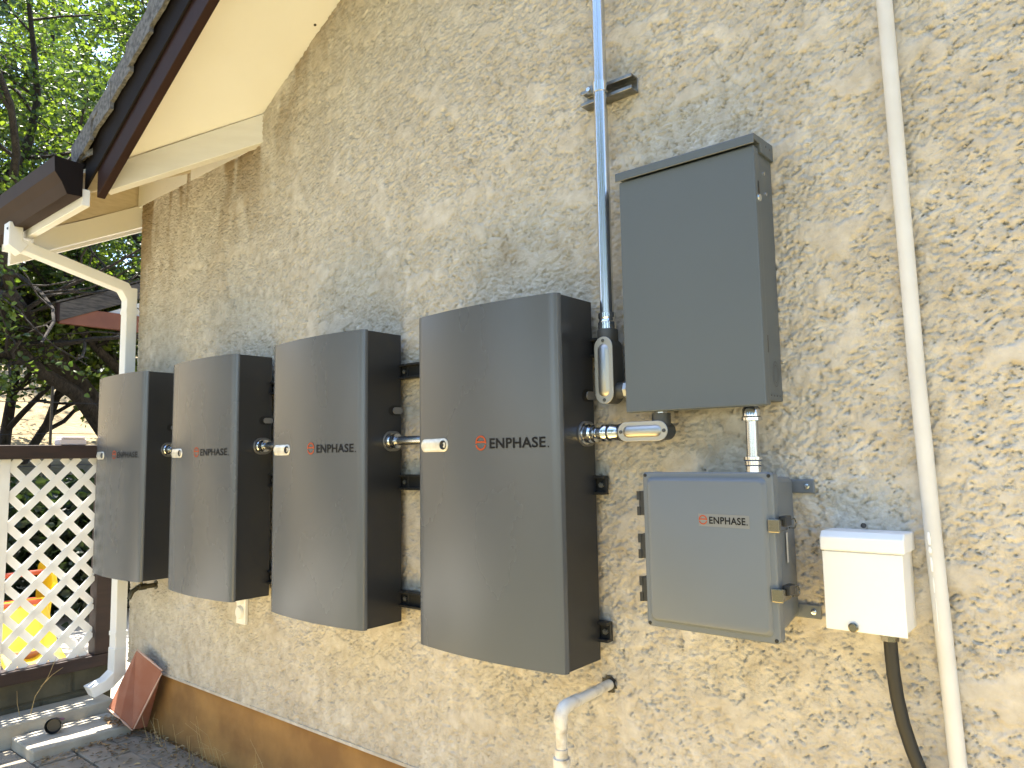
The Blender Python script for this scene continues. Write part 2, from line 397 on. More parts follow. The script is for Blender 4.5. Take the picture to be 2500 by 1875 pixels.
# rest of the walls, plain behind the plaster skin
b = MB()
b.prism([(XC + .012, 0, .20), (7.0, 0, .20), (7.0, 0, 2.2), (RX, 0, 4.86), (RX, 0, 3.4 + 1.4), (-.70, 0, 3.44), (-1.756, 0, 2.86), (XC + .012, 0, 2.72)], (0, .16, 0))
for i, v in enumerate(b.v): b.v[i] = (v[0], v[1] + WY + .032, v[2])
b.build('wall_core', M['stucco'], HOUSE)
b = MB()
b.prism([(1.74, WY, .295), (7.0, WY, .295), (7.0, WY, 2.2), (RX, WY, 4.86), (-.70, WY, 3.44), (1.74, WY, 3.445)], (0, .05, 0))
b.build('wall', M['stucco'], HOUSE)
b = MB().box(XC + .008, XC + .16, WY + .17, 7.5, 0, 2.735); b.build('side_wall', M['stucco'], HOUSE)
MB().box(XC + .16, 7.0, 7.4, 7.5, 0, 2.6).build('rear_wall', M['stucco'], HOUSE)
MB().box(6.9, 7.0, WY + .2, 7.4, 0, 2.2).build('side_wall', M['stucco'], HOUSE)
# foundation band and drip lip
nx2, nz2 = 320, 26
xx = np.linspace(XC + .01, 1.9, nx2); zz = np.linspace(-.03, .292, nz2)
Xf, Zf = np.meshgrid(xx, zz)
Yf = WY + .016 + .004 * pn(Xf * 9, Zf * 9, 51) + .0025 * pn(Xf * 40, Zf * 40, 52) - .012 * sst(.10, -.02, Zf) * (.5 + pn(Xf * 3, Zf * 2, 53))
fo = link('foundation', grid_mesh('foundation', Xf - XC, Yf - WY, Zf), M['found'], HOUSE)
MB().box(XC + .01, 7.0, WY - .004, WY + .03, .286, .297).build('weep_screed', M['stucco'], HOUSE)

# gable soffit (sloping) from the valley to the ridge
RY = -.40                                        # back of the rake fascia
def vx(y): return y - 1.786                      # valley line in plan
b = MB()
YF = RY - .034
P = [(vx(.10), .10, zs1(vx(.10))), (vx(YF), YF, zs1(vx(YF))), (RX, YF, zs1(RX)), (RX, .10, zs1(RX))]
b.prism(P, (0, 0, .02)); b.build('soffit', M['cream'], HOUSE)
b = MB(); b.prism([(RX, RY, zs1(RX)), (7.4, RY, zs1(RX) - SL * 5.4), (7.4, .10, zs1(RX) - SL * 5.4), (RX, .10, zs1(RX))], (0, 0, .02)); b.build('soffit', M['cream'], HOUSE)
# knot holes in the soffit board
for (x, y) in ((-1.20, -.06), (-1.02, -.02), (-.98, -.28), (-.80, -.05), (-1.32, .00)):
    n = Vector((-SL, 0, 1)).normalized(); z = zs1(x)
    MB().lathe((x, y, z - .0015), n, [(0, .006), (.001, .006)], 10).build('knot', M['blackhole'], HOUSE)
# main eave sheathing underside
XL = -3.37
b = MB(); ye = -.49
b.prism([(-2.37, ye, zs2(ye)), (vx(-.38), -.38, zs2(-.38)), (vx(1.4), 1.4, zs2(1.4)), (XL, 1.4, zs2(1.4)), (XL, ye, zs2(ye))], (0, 0, .018)); b.build('sheathing', M['cream_tan'], HOUSE)
# valley rafter at 45 degrees
b = MB(); nrm = Vector((.7071, -.7071, 0))
A0 = Vector((-1.756, .03, 2.875)); A1 = Vector((-2.262, -.476, 2.884 - SL * .506))
B0 = Vector((-1.756, .03, 2.735)); B1 = Vector((-2.262, -.476, 2.478))
E0 = (A0 - A1) * .35
A2 = Vector((vx(-.398), -.398, zs1(vx(-.398)) - .008)); A3 = Vector((vx(-.402), -.402, zs1(vx(-.402)) - .016)); A4 = Vector((-2.222, -.436, 2.572)); B1 = Vector((-2.222, -.436, 2.498))
b.prism([A0 + E0, A2, A3, A4, B1, B0 + E0], -nrm * .045)
for i, v in enumerate(b.v): b.v[i] = (v[0] + .004, v[1] - .004, v[2])
b.build('valley_rafter', M['cream_raw'], HOUSE, bevel=.002, seg=1)
# common rafters of the eave
def rafter(x, zb, zt, m, name='rafter', w=.04, y1=1.3, y0=-.47):
    b = MB()
    b.prism([(x, y0, zb + SL * (y0 - .03) * .93), (x, y0, zt + SL * (y0 - .03)), (x, y1, zt + SL * (y1 - .03)), (x, y1, zb + SL * (y1 - .03) * .93)], (-w, 0, 0))
    return b.build(name, m, HOUSE, bevel=.0015, seg=1)
rafter(-2.400, 2.775, 2.879, M['cream_tan'])
rafter(-3.012, 2.734, 2.879, M['cream_tan'])
rafter(-3.002, 2.612, 2.738, M['cream'], 'rafter', .055)
rafter(-3.35, 2.62, 2.879, M['cream'])
# frieze boards on top of the wall between rafters
for x0, x1 in ((-2.40, -1.80), (-2.995, -2.442)):
    b = MB(); b.prism([(x0, .026, 2.728), (x1, .026, 2.728), (x1, .026, 2.872), (x0, .026, 2.872)], (0, .03, 0)); b.build('frieze_board', M['cream'], HOUSE)
# eave fascia
MB().box(XL, -2.300, -.505, -.472, 2.440, 2.515).build('eave_fascia', M['cream'], HOUSE, bevel=.002, seg=1)
# rake fascia
FX0 = -2.305
def rake(name, y0, y1, d0, d1, m, x0=FX0, x1=RX, bev=.003):
    b = MB(); b.prism([(x0, y0, zs1(x0) + d0), (x1, y0, zs1(x1) + d0), (x1, y0, zs1(x1) + d1), (x0, y0, zs1(x0) + d1)], (0, y1 - y0, 0))
    return b.build(name, m, HOUSE, bevel=bev, seg=2)
rake('rake_fascia', RY - .070, RY - .036, -.150, .126, M['brown'], x0=-2.235)
rake('rake_trim', RY - .081, RY - .0705, -.035, .120, M['deckdark'], x0=-2.345)
rake('deck_edge', RY - .088, RY + .06, .128, .152, M['deckdark'], x0=FX0 - .08)
# right-hand rake, out of view
b = MB(); b.prism([(RX, RY - .038, zs1(RX) - .012), (7.4, RY - .038, zs1(RX) - SL * 5.4), (7.4, RY - .038, zs1(RX) - SL * 5.4 + .16), (RX, RY - .038, zs1(RX) + .15)], (0, .038, 0)); b.build('rake_fascia', M['brown'], HOUSE)
# roof planes
b = MB(); h = .153
def slab(poly): b.prism(poly, (0, 0, .03))
slab([(vx(-.43), -.43, zs1(vx(-.43)) + h), (RX, -.43, zs1(RX) + h), (RX, RX + 1.786, zs1(RX) + h)])
slab([(RX, -.43, zs1(RX) + h), (7.5, -.43, zs1(RX) + h - SL * 5.5), (7.5, 3.786, zs1(RX) + h - SL * 5.5), (RX, 3.786, zs1(RX) + h)])
slab([(vx(-.50), -.50, zs2(-.50) + .06), (RX, 3.786, zs2(3.786) + h), (XL - .03, 3.786, zs2(3.786) + h), (XL - .03, -.50, zs2(-.50) + .06)])
slab([(XL - .03, 3.786, zs2(3.786) + h), (7.5, 3.786, zs2(3.786) + h), (7.5, 8.2, zs2(3.786) + h - SL * 4.4), (XL - .03, 8.2, zs2(3.786) + h - SL * 4.4)])
roof = b.build('roof', M['tile'], HOUSE)
# rake-edge roof tiles, each one a piece with ragged butt
for i in range(24):
    x0 = -2.43 + .178 * i; x1 = x0 + .262
    if x1 > RX + .05: break
    zl = zs1(x0) + .190 + .034; zh = zs1(x1) + .186
    y0 = RY - .104 + random.uniform(-.005, .005)
    b = MB(); th = .034
    nn = 7; v = []; f = []
    for k in range(nn):
        y = y0 + .30 * k / (nn - 1); jx = random.uniform(-.010, .012); jz = random.uniform(-.004, .004)
        v += [(x0 + jx, y, zl + jz), (x0 + jx - .006, y, zl - th + jz), (x1, y, zh), (x1, y, zh - .02)]
    for k in range(nn - 1):
        a, c = k * 4, k * 4 + 4
        f += [(a, c, c + 1, a + 1), (a, a + 2, c + 2, c), (a + 1, c + 1, c + 3, a + 3), (a + 2, a + 3, c + 3, c + 2)]
    f += [(0, 1, 3, 2), (nn * 4 - 4, nn * 4 - 2, nn * 4 - 1, nn * 4 - 3)]
    b.add(v, f)
    # turned-down rake flange with a ragged lower edge
    fl = .112; nf = 8; top = []; bot = []
    for k in range(nf + 1):
        u_ = k / nf; x = x0 + (x1 - x0 - .05) * u_; zz = zl + (zh - zl) * u_ * (x1 - x0 - .05) / (x1 - x0)
        top.append((x, zz)); bot.append((x + (.012 if k == 0 else 0), zz - fl + random.uniform(-.006, .006) + (.012 if k == 0 else 0)))
    poly = [(x, y0 - .004, z) for x, z in top] + [(x, y0 - .004, z) for x, z in reversed(bot)]
    b.prism(poly, (0, .016, 0))
    b.build('roof_tile', M['tile'], roof, recalc=True)

# ------------------------------------------------------------------ gutter and downspout
GT = thing('rain_gutter', (-2.26, -.55, 2.46), 'dark brown metal gutter along the left eave with an open end', 'gutter')
prof = [(-.508, 2.620), (-.508, 2.475), (-.568, 2.472), (-.590, 2.520), (-.618, 2.560), (-.622, 2.625), (-.612, 2.632), (-.606, 2.622), (-.610, 2.618), (-.610, 2.566), (-.582, 2.526), (-.562, 2.480), (-.513, 2.483), (-.513, 2.620)]
b = MB(); b.prism([(-2.292, y, z) for y, z in prof], (XL - .02 + 2.292, 0, 0)); b.build('trough', M['gutter'], GT)
b = MB(); b.prism([(-2.289, y, z) for y, z in prof[:6]], (-.002, 0, 0)); b.build('end_cap', M['deckdark'], GT)
for x in (-2.55, -3.15): MB().box(x - .012, x + .012, -.615, -.51, 2.628, 2.634).build('hanger', M['gutter'], GT)
DS = thing('downspout', (-2.99, .0, 0), 'white square downspout bending from the gutter down the house corner', 'downspout')
def sq_path(name, pts, hw, hd, m, parent, wdir=Vector((1, 0, 0)), bevel=.004):
    pts = [Vector(p) for p in pts]; n = len(pts); v = []; f = []
    for i in range(n):
        a = (pts[i] - pts[i - 1]).normalized() if i else None; c = (pts[i + 1] - pts[i]).normalized() if i < n - 1 else None
        t = ((a or c) + (c or a)).normalized()
        sc = 1.0 / max(.5, t.dot(c or a))
        dd = t.cross(wdir).normalized() * hd * sc; w = wdir * hw
        v += [pts[i] + w + dd, pts[i] + w - dd, pts[i] - w - dd, pts[i] - w + dd]
    for i in range(n - 1):
        for k in range(4): f.append((i * 4 + k, i * 4 + (k + 1) % 4, i * 4 + 4 + (k + 1) % 4, i * 4 + 4 + k))
    f += [(3, 2, 1, 0), (n * 4 - 4, n * 4 - 3, n * 4 - 2, n * 4 - 1)]
    b = MB().add(v, f); return b.build(name, m, parent, bevel=bevel, recalc=True)
sq_path('outlet_elbow', [(-2.995, -.560, 2.495), (-2.995, -.560, 2.395), (-2.995, -.520, 2.368)], .039, .030, M['white'], DS)
sq_path('offset_pipe', [(-2.995, -.545, 2.395), (-2.995, -.04, 2.262), (-2.995, -.004, 2.20)], .036, .027, M['white'], DS)
sq_path('wall_pipe', [(-2.995, -.004, 2.262), (-2.995, -.004, .33)], .0365, .0275, M['white'], DS)
sq_path('shoe', [(-2.995, -.005, .36), (-2.995, -.005, .235), (-3.015, -.045, .185), (-3.05, -.115, .150)], .039, .030, M['white'], DS, bevel=.003)
for z in (2.12, .42): MB().box(-3.034, -2.956, -.0335, .03, z, z + .022).build('strap', M['white'], DS)
MB().lathe((-2.9715, -.592, 2.46), (0, -1, 0), [(0, .006), (.003, .006)], 10).build('rivet', M['blackhole'], DS)

# ------------------------------------------------------------------ low block wall, ledge and lattice fence
LX = -3.2
LW = thing('block_wall', (LX, -.5, 0), 'low dark block wall under the lattice fence', 'wall')
MB().box(LX - .10, LX - .012, -2.1, .058, -.03, .235).build('mortar', M['block'], LW)
yy = .055
for row, (z0, z1) in enumerate(((.0, .115), (.125, .238))):
    y = .058 + (-.10 if row else 0); first = True
    y = .058
    ln = .20 if row else .34
    while y > -2.0:
        MB().box(LX - .06, LX + random.uniform(-.004, .003), y - ln + .010, y, z0, z1).build('block', M['block'], LW, bevel=.006, seg=1)
        y -= ln; ln = .34
LED = thing('ledge', (LX + .1, -.4, 0), 'pale concrete ledge striped with sun at the foot of the block wall', 'ledge')
for k, (y0, y1) in enumerate(((-.62, .0), (-1.25, -.63), (-1.9, -1.26))):
    MB().box(LX + .005, LX + .195, y0, y1 - .006, -.02, .098 + .003 * k).build('coping_stone', M['concrete'], LED, bevel=.008, seg=2)
SLAB = MB(); SLAB.box(-2.985, -2.705, -.47, -.045, -.014, .046)
tag(SLAB.build('slab', M['concrete'], None, org=Vector((-2.85, -.26, 0)), bevel=.007), 'loose pale concrete slab lying in the sun beside the ledge', 'slab')

FN = thing('lattice_fence', (LX, -.5, .24), 'white diagonal lattice fence panel in a dark brown wooden frame', 'fence')
FY0, FY1, FZ0, FZ1 = -.70, -.055, .300, 1.346
MB().box(LX - .05, LX + .045, -.76, .052, 1.343, 1.413).build('top_rail', M['darkwood'], FN, bevel=.004)
MB().box(LX - .045, LX + .050, -.76, .052, .240, .302).build('bottom_rail', M['darkwood'], FN, bevel=.004)
MB().box(LX - .048, LX + .042, -.052, .050, .302, 1.343).build('post', M['darkwood'], FN, bevel=.004)
MB().box(LX - .048, LX + .042, -.775, -.685, -.02, 1.48).build('post', M['darkwood'], FN, bevel=.004)
MB().box(LX - .02, LX + .014, -.515, -.468, .302, 1.343).build('batten', M['lattice'], FN, bevel=.003)
PY, PZ = .137, .148; k = PZ / PY; sw = .036
def slat(c, sgn, xo):
    # line z = FZ0 + sgn*k*(y - c) clipped to the panel
    y_a = c; y_b = c + sgn * (FZ1 - FZ0) / k
    pts = []
    za = lambda y: FZ0 + sgn * k * (y - c)
    lo, hi = min(y_a, y_b), max(y_a, y_b)
    lo2, hi2 = max(lo, FY0), min(hi, FY1)
    if hi2 - lo2 < .03: return
    p0 = Vector((LX + xo, lo2, za(lo2))); p1 = Vector((LX + xo, hi2, za(hi2)))
    t = (p1 - p0).normalized(); n = Vector((0, -t.z, t.y))
    MB().obox((p0 + p1) / 2, t * ((p1 - p0).length / 2), n * sw / 2, (.003, 0, 0)).build('slat', M['lattice'], FN)
c = FY0 - (FZ1 - FZ0) / k
while c < FY1: slat(c, 1, .0035); c += PY
c = FY0 + .07
while c < FY1 + (FZ1 - FZ0) / k: slat(c, -1, -.0035); c += PY
# a flat box on the rail
LB_ = thing('plastic_box', (LX, -.19, 1.414), 'small pale lilac plastic box on the top rail of the lattice fence', 'box')
MB().box(LX - .045, LX + .035, -.258, -.128, 1.4145, 1.446).build('tray', M['lilac'], LB_, bevel=.005)
MB().box(LX - .05, LX + .04, -.250, -.136, 1.447, 1.458).build('lid', M['lilac'], LB_, bevel=.004)

# ------------------------------------------------------------------ things on the ground by the corner
T = (-2.715, -.030, .3965); Rr = (-2.473, -.010, .326); Bt = (-2.640, -.068, .034); Mi = (-2.660, -.120, .100); Lf = (-2.856, -.100, .104)
K1 = (-2.80, .010, .080); K2 = (-2.66, .012, .020)
TE = thing('terracotta_block', (-2.68, -.05, 0), 'dusty red terracotta block tipped on end against the wall corner', 'block')
b = MB().add([T, Rr, Bt, Mi, Lf, K1, K2], [(0, 3, 2, 1), (0, 4, 3), (0, 5, 4), (1, 2, 6), (0, 1, 6, 5), (4, 5, 6, 2, 3)])
b.build('body', M['terra'], TE, recalc=True, bevel=.010, seg=3)
def rim(p, q, r=.010):
    p, q = Vector(p), Vector(q); MB().tube([p + (q - p) * t for t in (.03, .35, .65, .97)], [r * .5, r, r * .8, r * .5], 8).build('rim', M['terradust'], TE, smooth=60)
rim(Mi, Lf, .006); rim(Mi, Bt, .005); rim(T, Rr, .006); rim(Rr, Bt, .005)
# fallen solar light
SO = thing('garden_light', (-2.86, -.36, .05), 'black round garden light lying on the concrete slab', 'garden light')
d = Vector((.80, -.55, .05)).normalized(); o0 = Vector((-2.90, -.315, .082))
MB().lathe(o0, d, [(0, .018), (.008, .030), (.030, .034), (.042, .036), (.044, .034), (.030, .028), (.030, .001)], 24).build('cup', M['blackhole'], SO, smooth=40)
MB().tube([o0 - d * .0, o0 - d * .06, o0 - d * .12 + Vector((0, 0, -.012))], [.012, .010, .006], 10).build('stem', mat('purple_plastic', (.12, .04, .10), .4), SO, smooth=50)

# litter, straw and dry leaves
def litter(name, boxes, n, sz, m, label, cat, z=0.004, curl=.3):
    v = []; f = []
    for _ in range(n):
        bx = random.choice(boxes); x = random.uniform(bx[0], bx[1]); y = random.uniform(bx[2], bx[3]); zz = bx[4] + z + random.uniform(0, .012)
        a = random.uniform(0, 6.28); s_ = random.uniform(sz * .5, sz); w = s_ * random.uniform(.3, .55)
        u = Vector((math.cos(a), math.sin(a), random.uniform(-curl, curl))) * s_; q = Vector((-math.sin(a), math.cos(a), random.uniform(-curl, curl))) * w
        p = Vector((x, y, zz)); n0 = len(v)
        v += [p - u, p - q * .9 + Vector((0, 0, w * .5)), p + u, p + q + Vector((0, 0, w * .3)), p + Vector((0, 0, -w * .1))]
        f += [(n0, n0 + 1, n0 + 4), (n0 + 1, n0 + 2, n0 + 4), (n0 + 2, n0 + 3, n0 + 4), (n0 + 3, n0, n0 + 4)]
    o = MB().add(v, f).build(name, m); tag(o, label, cat, kind='stuff')
litter('dry_leaves', [(-2.76, -2.62, -.45, .0, 0), (-2.9, -2.7, -.12, .0, .046), (-2.6, -1.2, -.06, .02, 0), (-2.6, -2.0, -.5, -.05, 0)], 480, .017, M['leafdry'], 'dry curled leaves scattered over the pavers', 'leaves')
litter('dark_litter', [(-2.6, -1.4, -.12, .02, 0), (-2.7, -1.8, -.5, 0, 0)], 420, .014, M['soil'], 'dark crumbs of leaf litter on the shaded pavers', 'litter')
b = MB()
for _ in range(46):
    x = random.uniform(-2.6, -1.1); y = random.uniform(-.05, .015); p = Vector((x, y, .0)); a = random.uniform(-.9, .9); L = random.uniform(.06, .22)
    pts = [p, p + Vector((a * L * .3, -.02, L * .6)), p + Vector((a * L, -.05 * random.random(), L * random.uniform(.5, 1)))]
    b.tube(pts, [.0010, .0008, .0004], 4)
tag(b.build('dry_grass', M['straw']), 'thin dry grass stalks along the foot of the wall', 'grass', kind='stuff')
WD = thing('dry_weed', (-3.06, -.33, .1), 'thin dry forked weed stalk growing by the ledge', 'weed')
MB().tube([(-3.10, -.36, .09), (-3.09, -.345, .18), (-3.07, -.30, .26), (-3.05, -.27, .36)], [.002, .0018, .0014, .0008], 6).build('stalk', M['straw'], WD)
MB().tube([(-3.085, -.325, .22), (-3.07, -.28, .27), (-3.05, -.24, .30)], [.0016, .0012, .0008], 6).build('stalk', M['straw'], WD)
MB().tube([(-3.11, -.40, .09), (-3.11, -.415, .16), (-3.105, -.42, .22)], [.0016, .0012, .0008], 6).build('stalk', M['straw'], WD)

# ================================================================== BATTERIES
BW, BH, BD, BB = .535, .980, .165, .026
BZ = .7675
def fy(x):
    t = (x + BW / 2) / (BW / 2); return -(BD + BB * (1 - t * t))
BAT = thing('battery_cabinet', (0, 0, BZ), '', 'battery cabinet', 'battery cabinets in a row on the stucco wall')
Z0 = BZ
xs_ = [-.012 - (BW - .024) * i / 28 for i in range(29)]
prof = [(0, -.149), (-.0008, -.156), (-.004, -.1625)] + [(x, fy(x)) for x in xs_] + [(-BW + .004, -.1625), (-BW + .0008, -.156), (-BW, -.149)]
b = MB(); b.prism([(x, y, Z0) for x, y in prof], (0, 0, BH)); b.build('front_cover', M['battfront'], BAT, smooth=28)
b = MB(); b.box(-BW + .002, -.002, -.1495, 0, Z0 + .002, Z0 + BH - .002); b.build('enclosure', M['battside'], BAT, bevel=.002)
b = MB(); b.box(-BW + .03, -.03, 0.0, .012, Z0 + .05, Z0 + BH - .05); b.build('back_plate', M['rail'], BAT)
for zc in (1.615, 1.235, .845):
    b = MB(); b.box(-BW - .028, .028, .004, .016, zc - .026, zc + .026); b.box(-BW - .028, .028, -.012, .004, zc + .018, zc + .026); b.box(-BW - .028, .028, -.012, .004, zc - .026, zc - .018)
    rl = b.build('mounting_rail', M['rail'], BAT, bevel=.001, seg=1)
    MB().lathe((.014, .0035, zc), (0, -1, 0), [(0, .008), (.006, .008), (.006, .004), (.009, .004)], 6).build('bolt', M['strut'], rl)
def surf_poly(pts, off):  # (x,z) -> point on the bowed front
    return [(x, fy(x) - off, z) for x, z in pts]
# pill window with dark button
pw = []
for e in (1, -1):
    for i in range(11):
        a = -math.pi / 2 + math.pi * i / 10; pw.append((-.452 + e * (.046 + .0195 * math.cos(a)), 1.3535 + e * .0195 * math.sin(a)))
b = MB(); n = len(pw)
ring = surf_poly(pw, -.002); inner = [(-.452 + (x + .452) * .97, 1.3535 + (z - 1.3535) * .88) for x, z in pw]; ring2 = surf_poly(pw, .0016); ring3 = surf_poly(inner, .0034)
ctr = [(-.452 + (x + .452) * .93, 1.3535 + (z - 1.3535) * .2) for x, z in pw]; ring4 = surf_poly(ctr, .0046)
v = ring + ring2 + ring3 + ring4; f = []
for l in range(3):
    for i in range(n): j = (i + 1) % n; f.append((l * n + i, l * n + j, (l + 1) * n + j, (l + 1) * n + i))
f.append(tuple(range(3 * n, 4 * n)))
win = b.add(v, f).build('indicator_window', M['pill'], BAT, recalc=True, smooth=50)
MB().lathe((-.4055, fy(-.4055) - .0030, 1.3535), (0, -1, 0), [(0, .0135), (.003, .0135), (.0036, .0115), (.0015, .010), (.0015, .001)], 20).build('button', M['blackhole'], win, smooth=40)
# logo
def emblem(cx, cz, r, surf, parent, m):
    b = MB(); w = r * .23
    def arc(a0, a1, n=26):
        v = []; f = []
        for i in range(n + 1):
            a = R(a0 + (a1 - a0) * i / n)
            for rr in (r, r - w): x = cx + rr * math.cos(a); v.append((x, surf(x), cz + rr * 1.04 * math.sin(a)))
        for i in range(n): f.append((2 * i, 2 * i + 2, 2 * i + 3, 2 * i + 1))
        b.add(v, f)
    arc(-4, 184); arc(196, 344)
    v = []; f = []; n = 6
    for i in range(n + 1):
        x = cx - r * .97 + 2 * r * .97 * i / n; v += [(x, surf(x) - .00005, cz + w * .1), (x, surf(x) - .00005, cz + w * 1.15)]
    for i in range(n): f.append((2 * i, 2 * i + 2, 2 * i + 3, 2 * i + 1))
    b.add(v, f)
    return b.build('emblem', m, parent)
def lettering(text, x0, x1, zb, h, surf, parent, m, name='lettering'):
    cu = bpy.data.curves.new('txt', 'FONT'); cu.body = text; cu.size = 1.0; cu.space_character = 1.06; cu.offset = .022; cu.resolution_u = 4
    o = bpy.data.objects.new('txt', cu); C.objects.link(o); bpy.context.view_layer.update()
    dg = bpy.context.evaluated_depsgraph_get(); ev = o.evaluated_get(dg); me = ev.to_mesh()
    V = [v.co.copy() for v in me.vertices]; F = [tuple(p.vertices) for p in me.polygons]; ev.to_mesh_clear()
    bpy.data.objects.remove(o, do_unlink=True); bpy.data.curves.remove(cu)
    ax, bx = min(v.x for v in V), max(v.x for v in V); ay, by = min(v.y for v in V), max(v.y for v in V)
    out = []
    for v in V:
        x = x0 + (v.x - ax) / (bx - ax) * (x1 - x0); out.append((x, surf(x), zb + (v.y - ay) / (by - ay) * h))
    return MB().add(out, F).build(name, m, parent)
sf = lambda x: fy(x) - .0012
emblem(-.254, 1.3555, .0200, sf, BAT, M['orange'])
lettering('ENPHASE', -.222, -.042, 1.3395, .0285, sf, BAT, M['black'])
MB().add([(-.036, sf(-.036), 1.3395), (-.032, sf(-.032), 1.3395), (-.032, sf(-.032), 1.3435), (-.036, sf(-.036), 1.3435)], [(0, 1, 2, 3)]).build('trademark_dot', M['black'], BAT)
# right flank: conduit entry plate and upper port
def yz_stadium(cy, cz, hl, r, x, n=10):
    pts = []
    for e in (1, -1):
        for i in range(n + 1):
            a = -math.pi / 2 + math.pi * i / n; pts.append((x, cy + e * (hl + r * math.cos(a)), cz + e * r * math.sin(a)))
    return pts
b = MB(); b.prism(yz_stadium(-.040, 1.375, .010, .034, -.003), (.005, 0, 0)); ep = b.build('entry_plate', mat('grey_gland_plate', (.20, .20, .20), .35, metal=.6), BAT, smooth=40)
MB().lathe((.0015, -.052, 1.375), (1, 0, 0), [(0, .026), (.002, .026), (.002, .022)], 24).build('gasket', M['blackhole'], ep)
b = MB(); b.prism(yz_stadium(-.028, 1.480, .012, .0175, -.003), (.0018, 0, 0)); po = b.build('upper_port', M['blackhole'], BAT)
b = MB(); b.prism(yz_stadium(-.018, 1.480, .010, .0115, -.001), (.004, 0, 0)); b.build('port_plug', mat('grey_plug', (.16, .16, .16), .4), po)
BXS = [(-2.4003, 'farthest grey battery cabinet, at the left end of the row by the downspout'),
       (-1.5953, 'second grey battery cabinet from the left, above the small outdoor socket'),
       (-.7947, 'third grey battery cabinet from the left, with black rails showing at its right'),
       (0.0, 'largest looking and nearest grey battery cabinet, at the right end of the row')]
for i, (x, lab) in enumerate(BXS):
    o = BAT if i == 3 else copy_tree(BAT)
    o.location = (x, 0, BZ); o['label'] = lab
    if i == 2:
        for zc in (1.615, 1.235, .845):
            b = MB(); b.box(.030, .225, .004, .016, zc - .026, zc + .026); b.box(.030, .225, -.012, .004, zc + .018, zc + .026); b.box(.030, .225, -.012, .004, zc - .026, zc - .018)
            b.build('mounting_rail', M['rail'], o, org=Vector((0, 0, BZ)), bevel=.001, seg=1)

# conduit links between the cabinets
FIT = [(0, .0245), (.003, .0255), (.012, .0255), (.015, .021), (.017, .021), (.019, .0245), (.034, .0245), (.036, .019), (.038, .019)]
def link_conduit(xa, xb, label):
    t = thing('conduit_link', (xa, -.052, 1.375), label, 'conduit', 'short conduits joining neighbouring battery cabinets')
    MB().tube([(xa + .004, -.052, 1.375), (xb - .002, -.052, 1.375)], .0150, 20).build('pipe', M['zinc'], t, smooth=40)
    MB().lathe((xa + .0025, -.052, 1.375), (1, 0, 0), FIT, 24).build('coupling', M['chrome'], t, smooth=35)
    MB().lathe((xb - .0025, -.052, 1.375), (-1, 0, 0), FIT, 24).build('coupling', M['chrome'], t, smooth=35)
link_conduit(-2.4003, -1.5953 - BW, 'short zinc conduit between the two farthest battery cabinets')
link_conduit(-1.5953, -.7947 - BW, 'short zinc conduit between the two middle battery cabinets')
link_conduit(-.7947, -BW, 'short zinc conduit between the two nearest battery cabinets')

# ================================================================== CONDUIT RUN ON THE WALL
def clamp_fit(o, d, r, name, parent, k=1.0):
    R1 = r * 1.30; R2 = r * 1.15
    pr = [(0, r * 1.02), (.001, R1), (.006 * k, R1), (.008 * k, R2), (.012 * k, R2), (.014 * k, R1 * .97), (.030 * k, R1 * .97), (.032 * k, R2), (.046 * k, R2), (.047 * k, r)]
    return MB().lathe(o, d, pr, 28).build(name, M['chrome'], parent, smooth=35)
CX = .068; CY = -.030
ST = thing('strut_channel', (.07, WY, 2.33), 'short galvanised strut channel bolted to the wall behind the tall conduit', 'bracket')
cp = [(.028, 2.318), (.028, 2.362), (-.011, 2.362), (-.011, 2.352), (-.006, 2.352), (-.006, 2.358), (.024, 2.358), (.024, 2.322), (-.006, 2.322), (-.006, 2.328), (-.011, 2.328), (-.011, 2.318)]
b = MB(); b.prism([(-.012, y, z) for y, z in cp], (.168, 0, 0)); b.build('channel', M['strut'], ST, bevel=.0008, seg=1)
CLM = thing('pipe_clamp', (CX, CY, 2.34), 'small zinc pipe clamp holding the tall conduit to the strut', 'clamp')
MB().lathe((CX, CY, 2.325), (0, 0, 1), [(0, .0193), (0.0005, .0218), (.029, .0218), (.0295, .0193)], 28).build('band', M['chrome'], CLM, smooth=35)
MB().box(CX - .036, CX - .018, CY - .012, CY - .004, 2.328, 2.352).build('lug', M['strut'], CLM, bevel=.002)
MB().lathe((CX - .030, CY - .018, 2.340), (0, 1, 0), [(0, .006), (.005, .006), (.005, .003), (.028, .003)], 8).build('screw', M['chrome'], CLM)
CON = thing('conduit', (CX, CY, 1.68), 'tall vertical zinc conduit running up the wall left of the grey panel', 'conduit')
MB().tube([(CX - .001, CY, 3.9), (CX, CY, 2.6), (CX, CY, 1.66)], .0188, 28).build('pipe', M['zinc'], CON, smooth=40)
MB().lathe((CX, CY, 1.700), (0, 0, -1), [(0, .0192), (.0005, .0238), (.014, .0238), (.017, .0215), (.023, .0225), (.026, .0250), (.046, .0250), (.050, .022), (.058, .022)], 28).build('coupling', M['chrome'], CON, smooth=35)
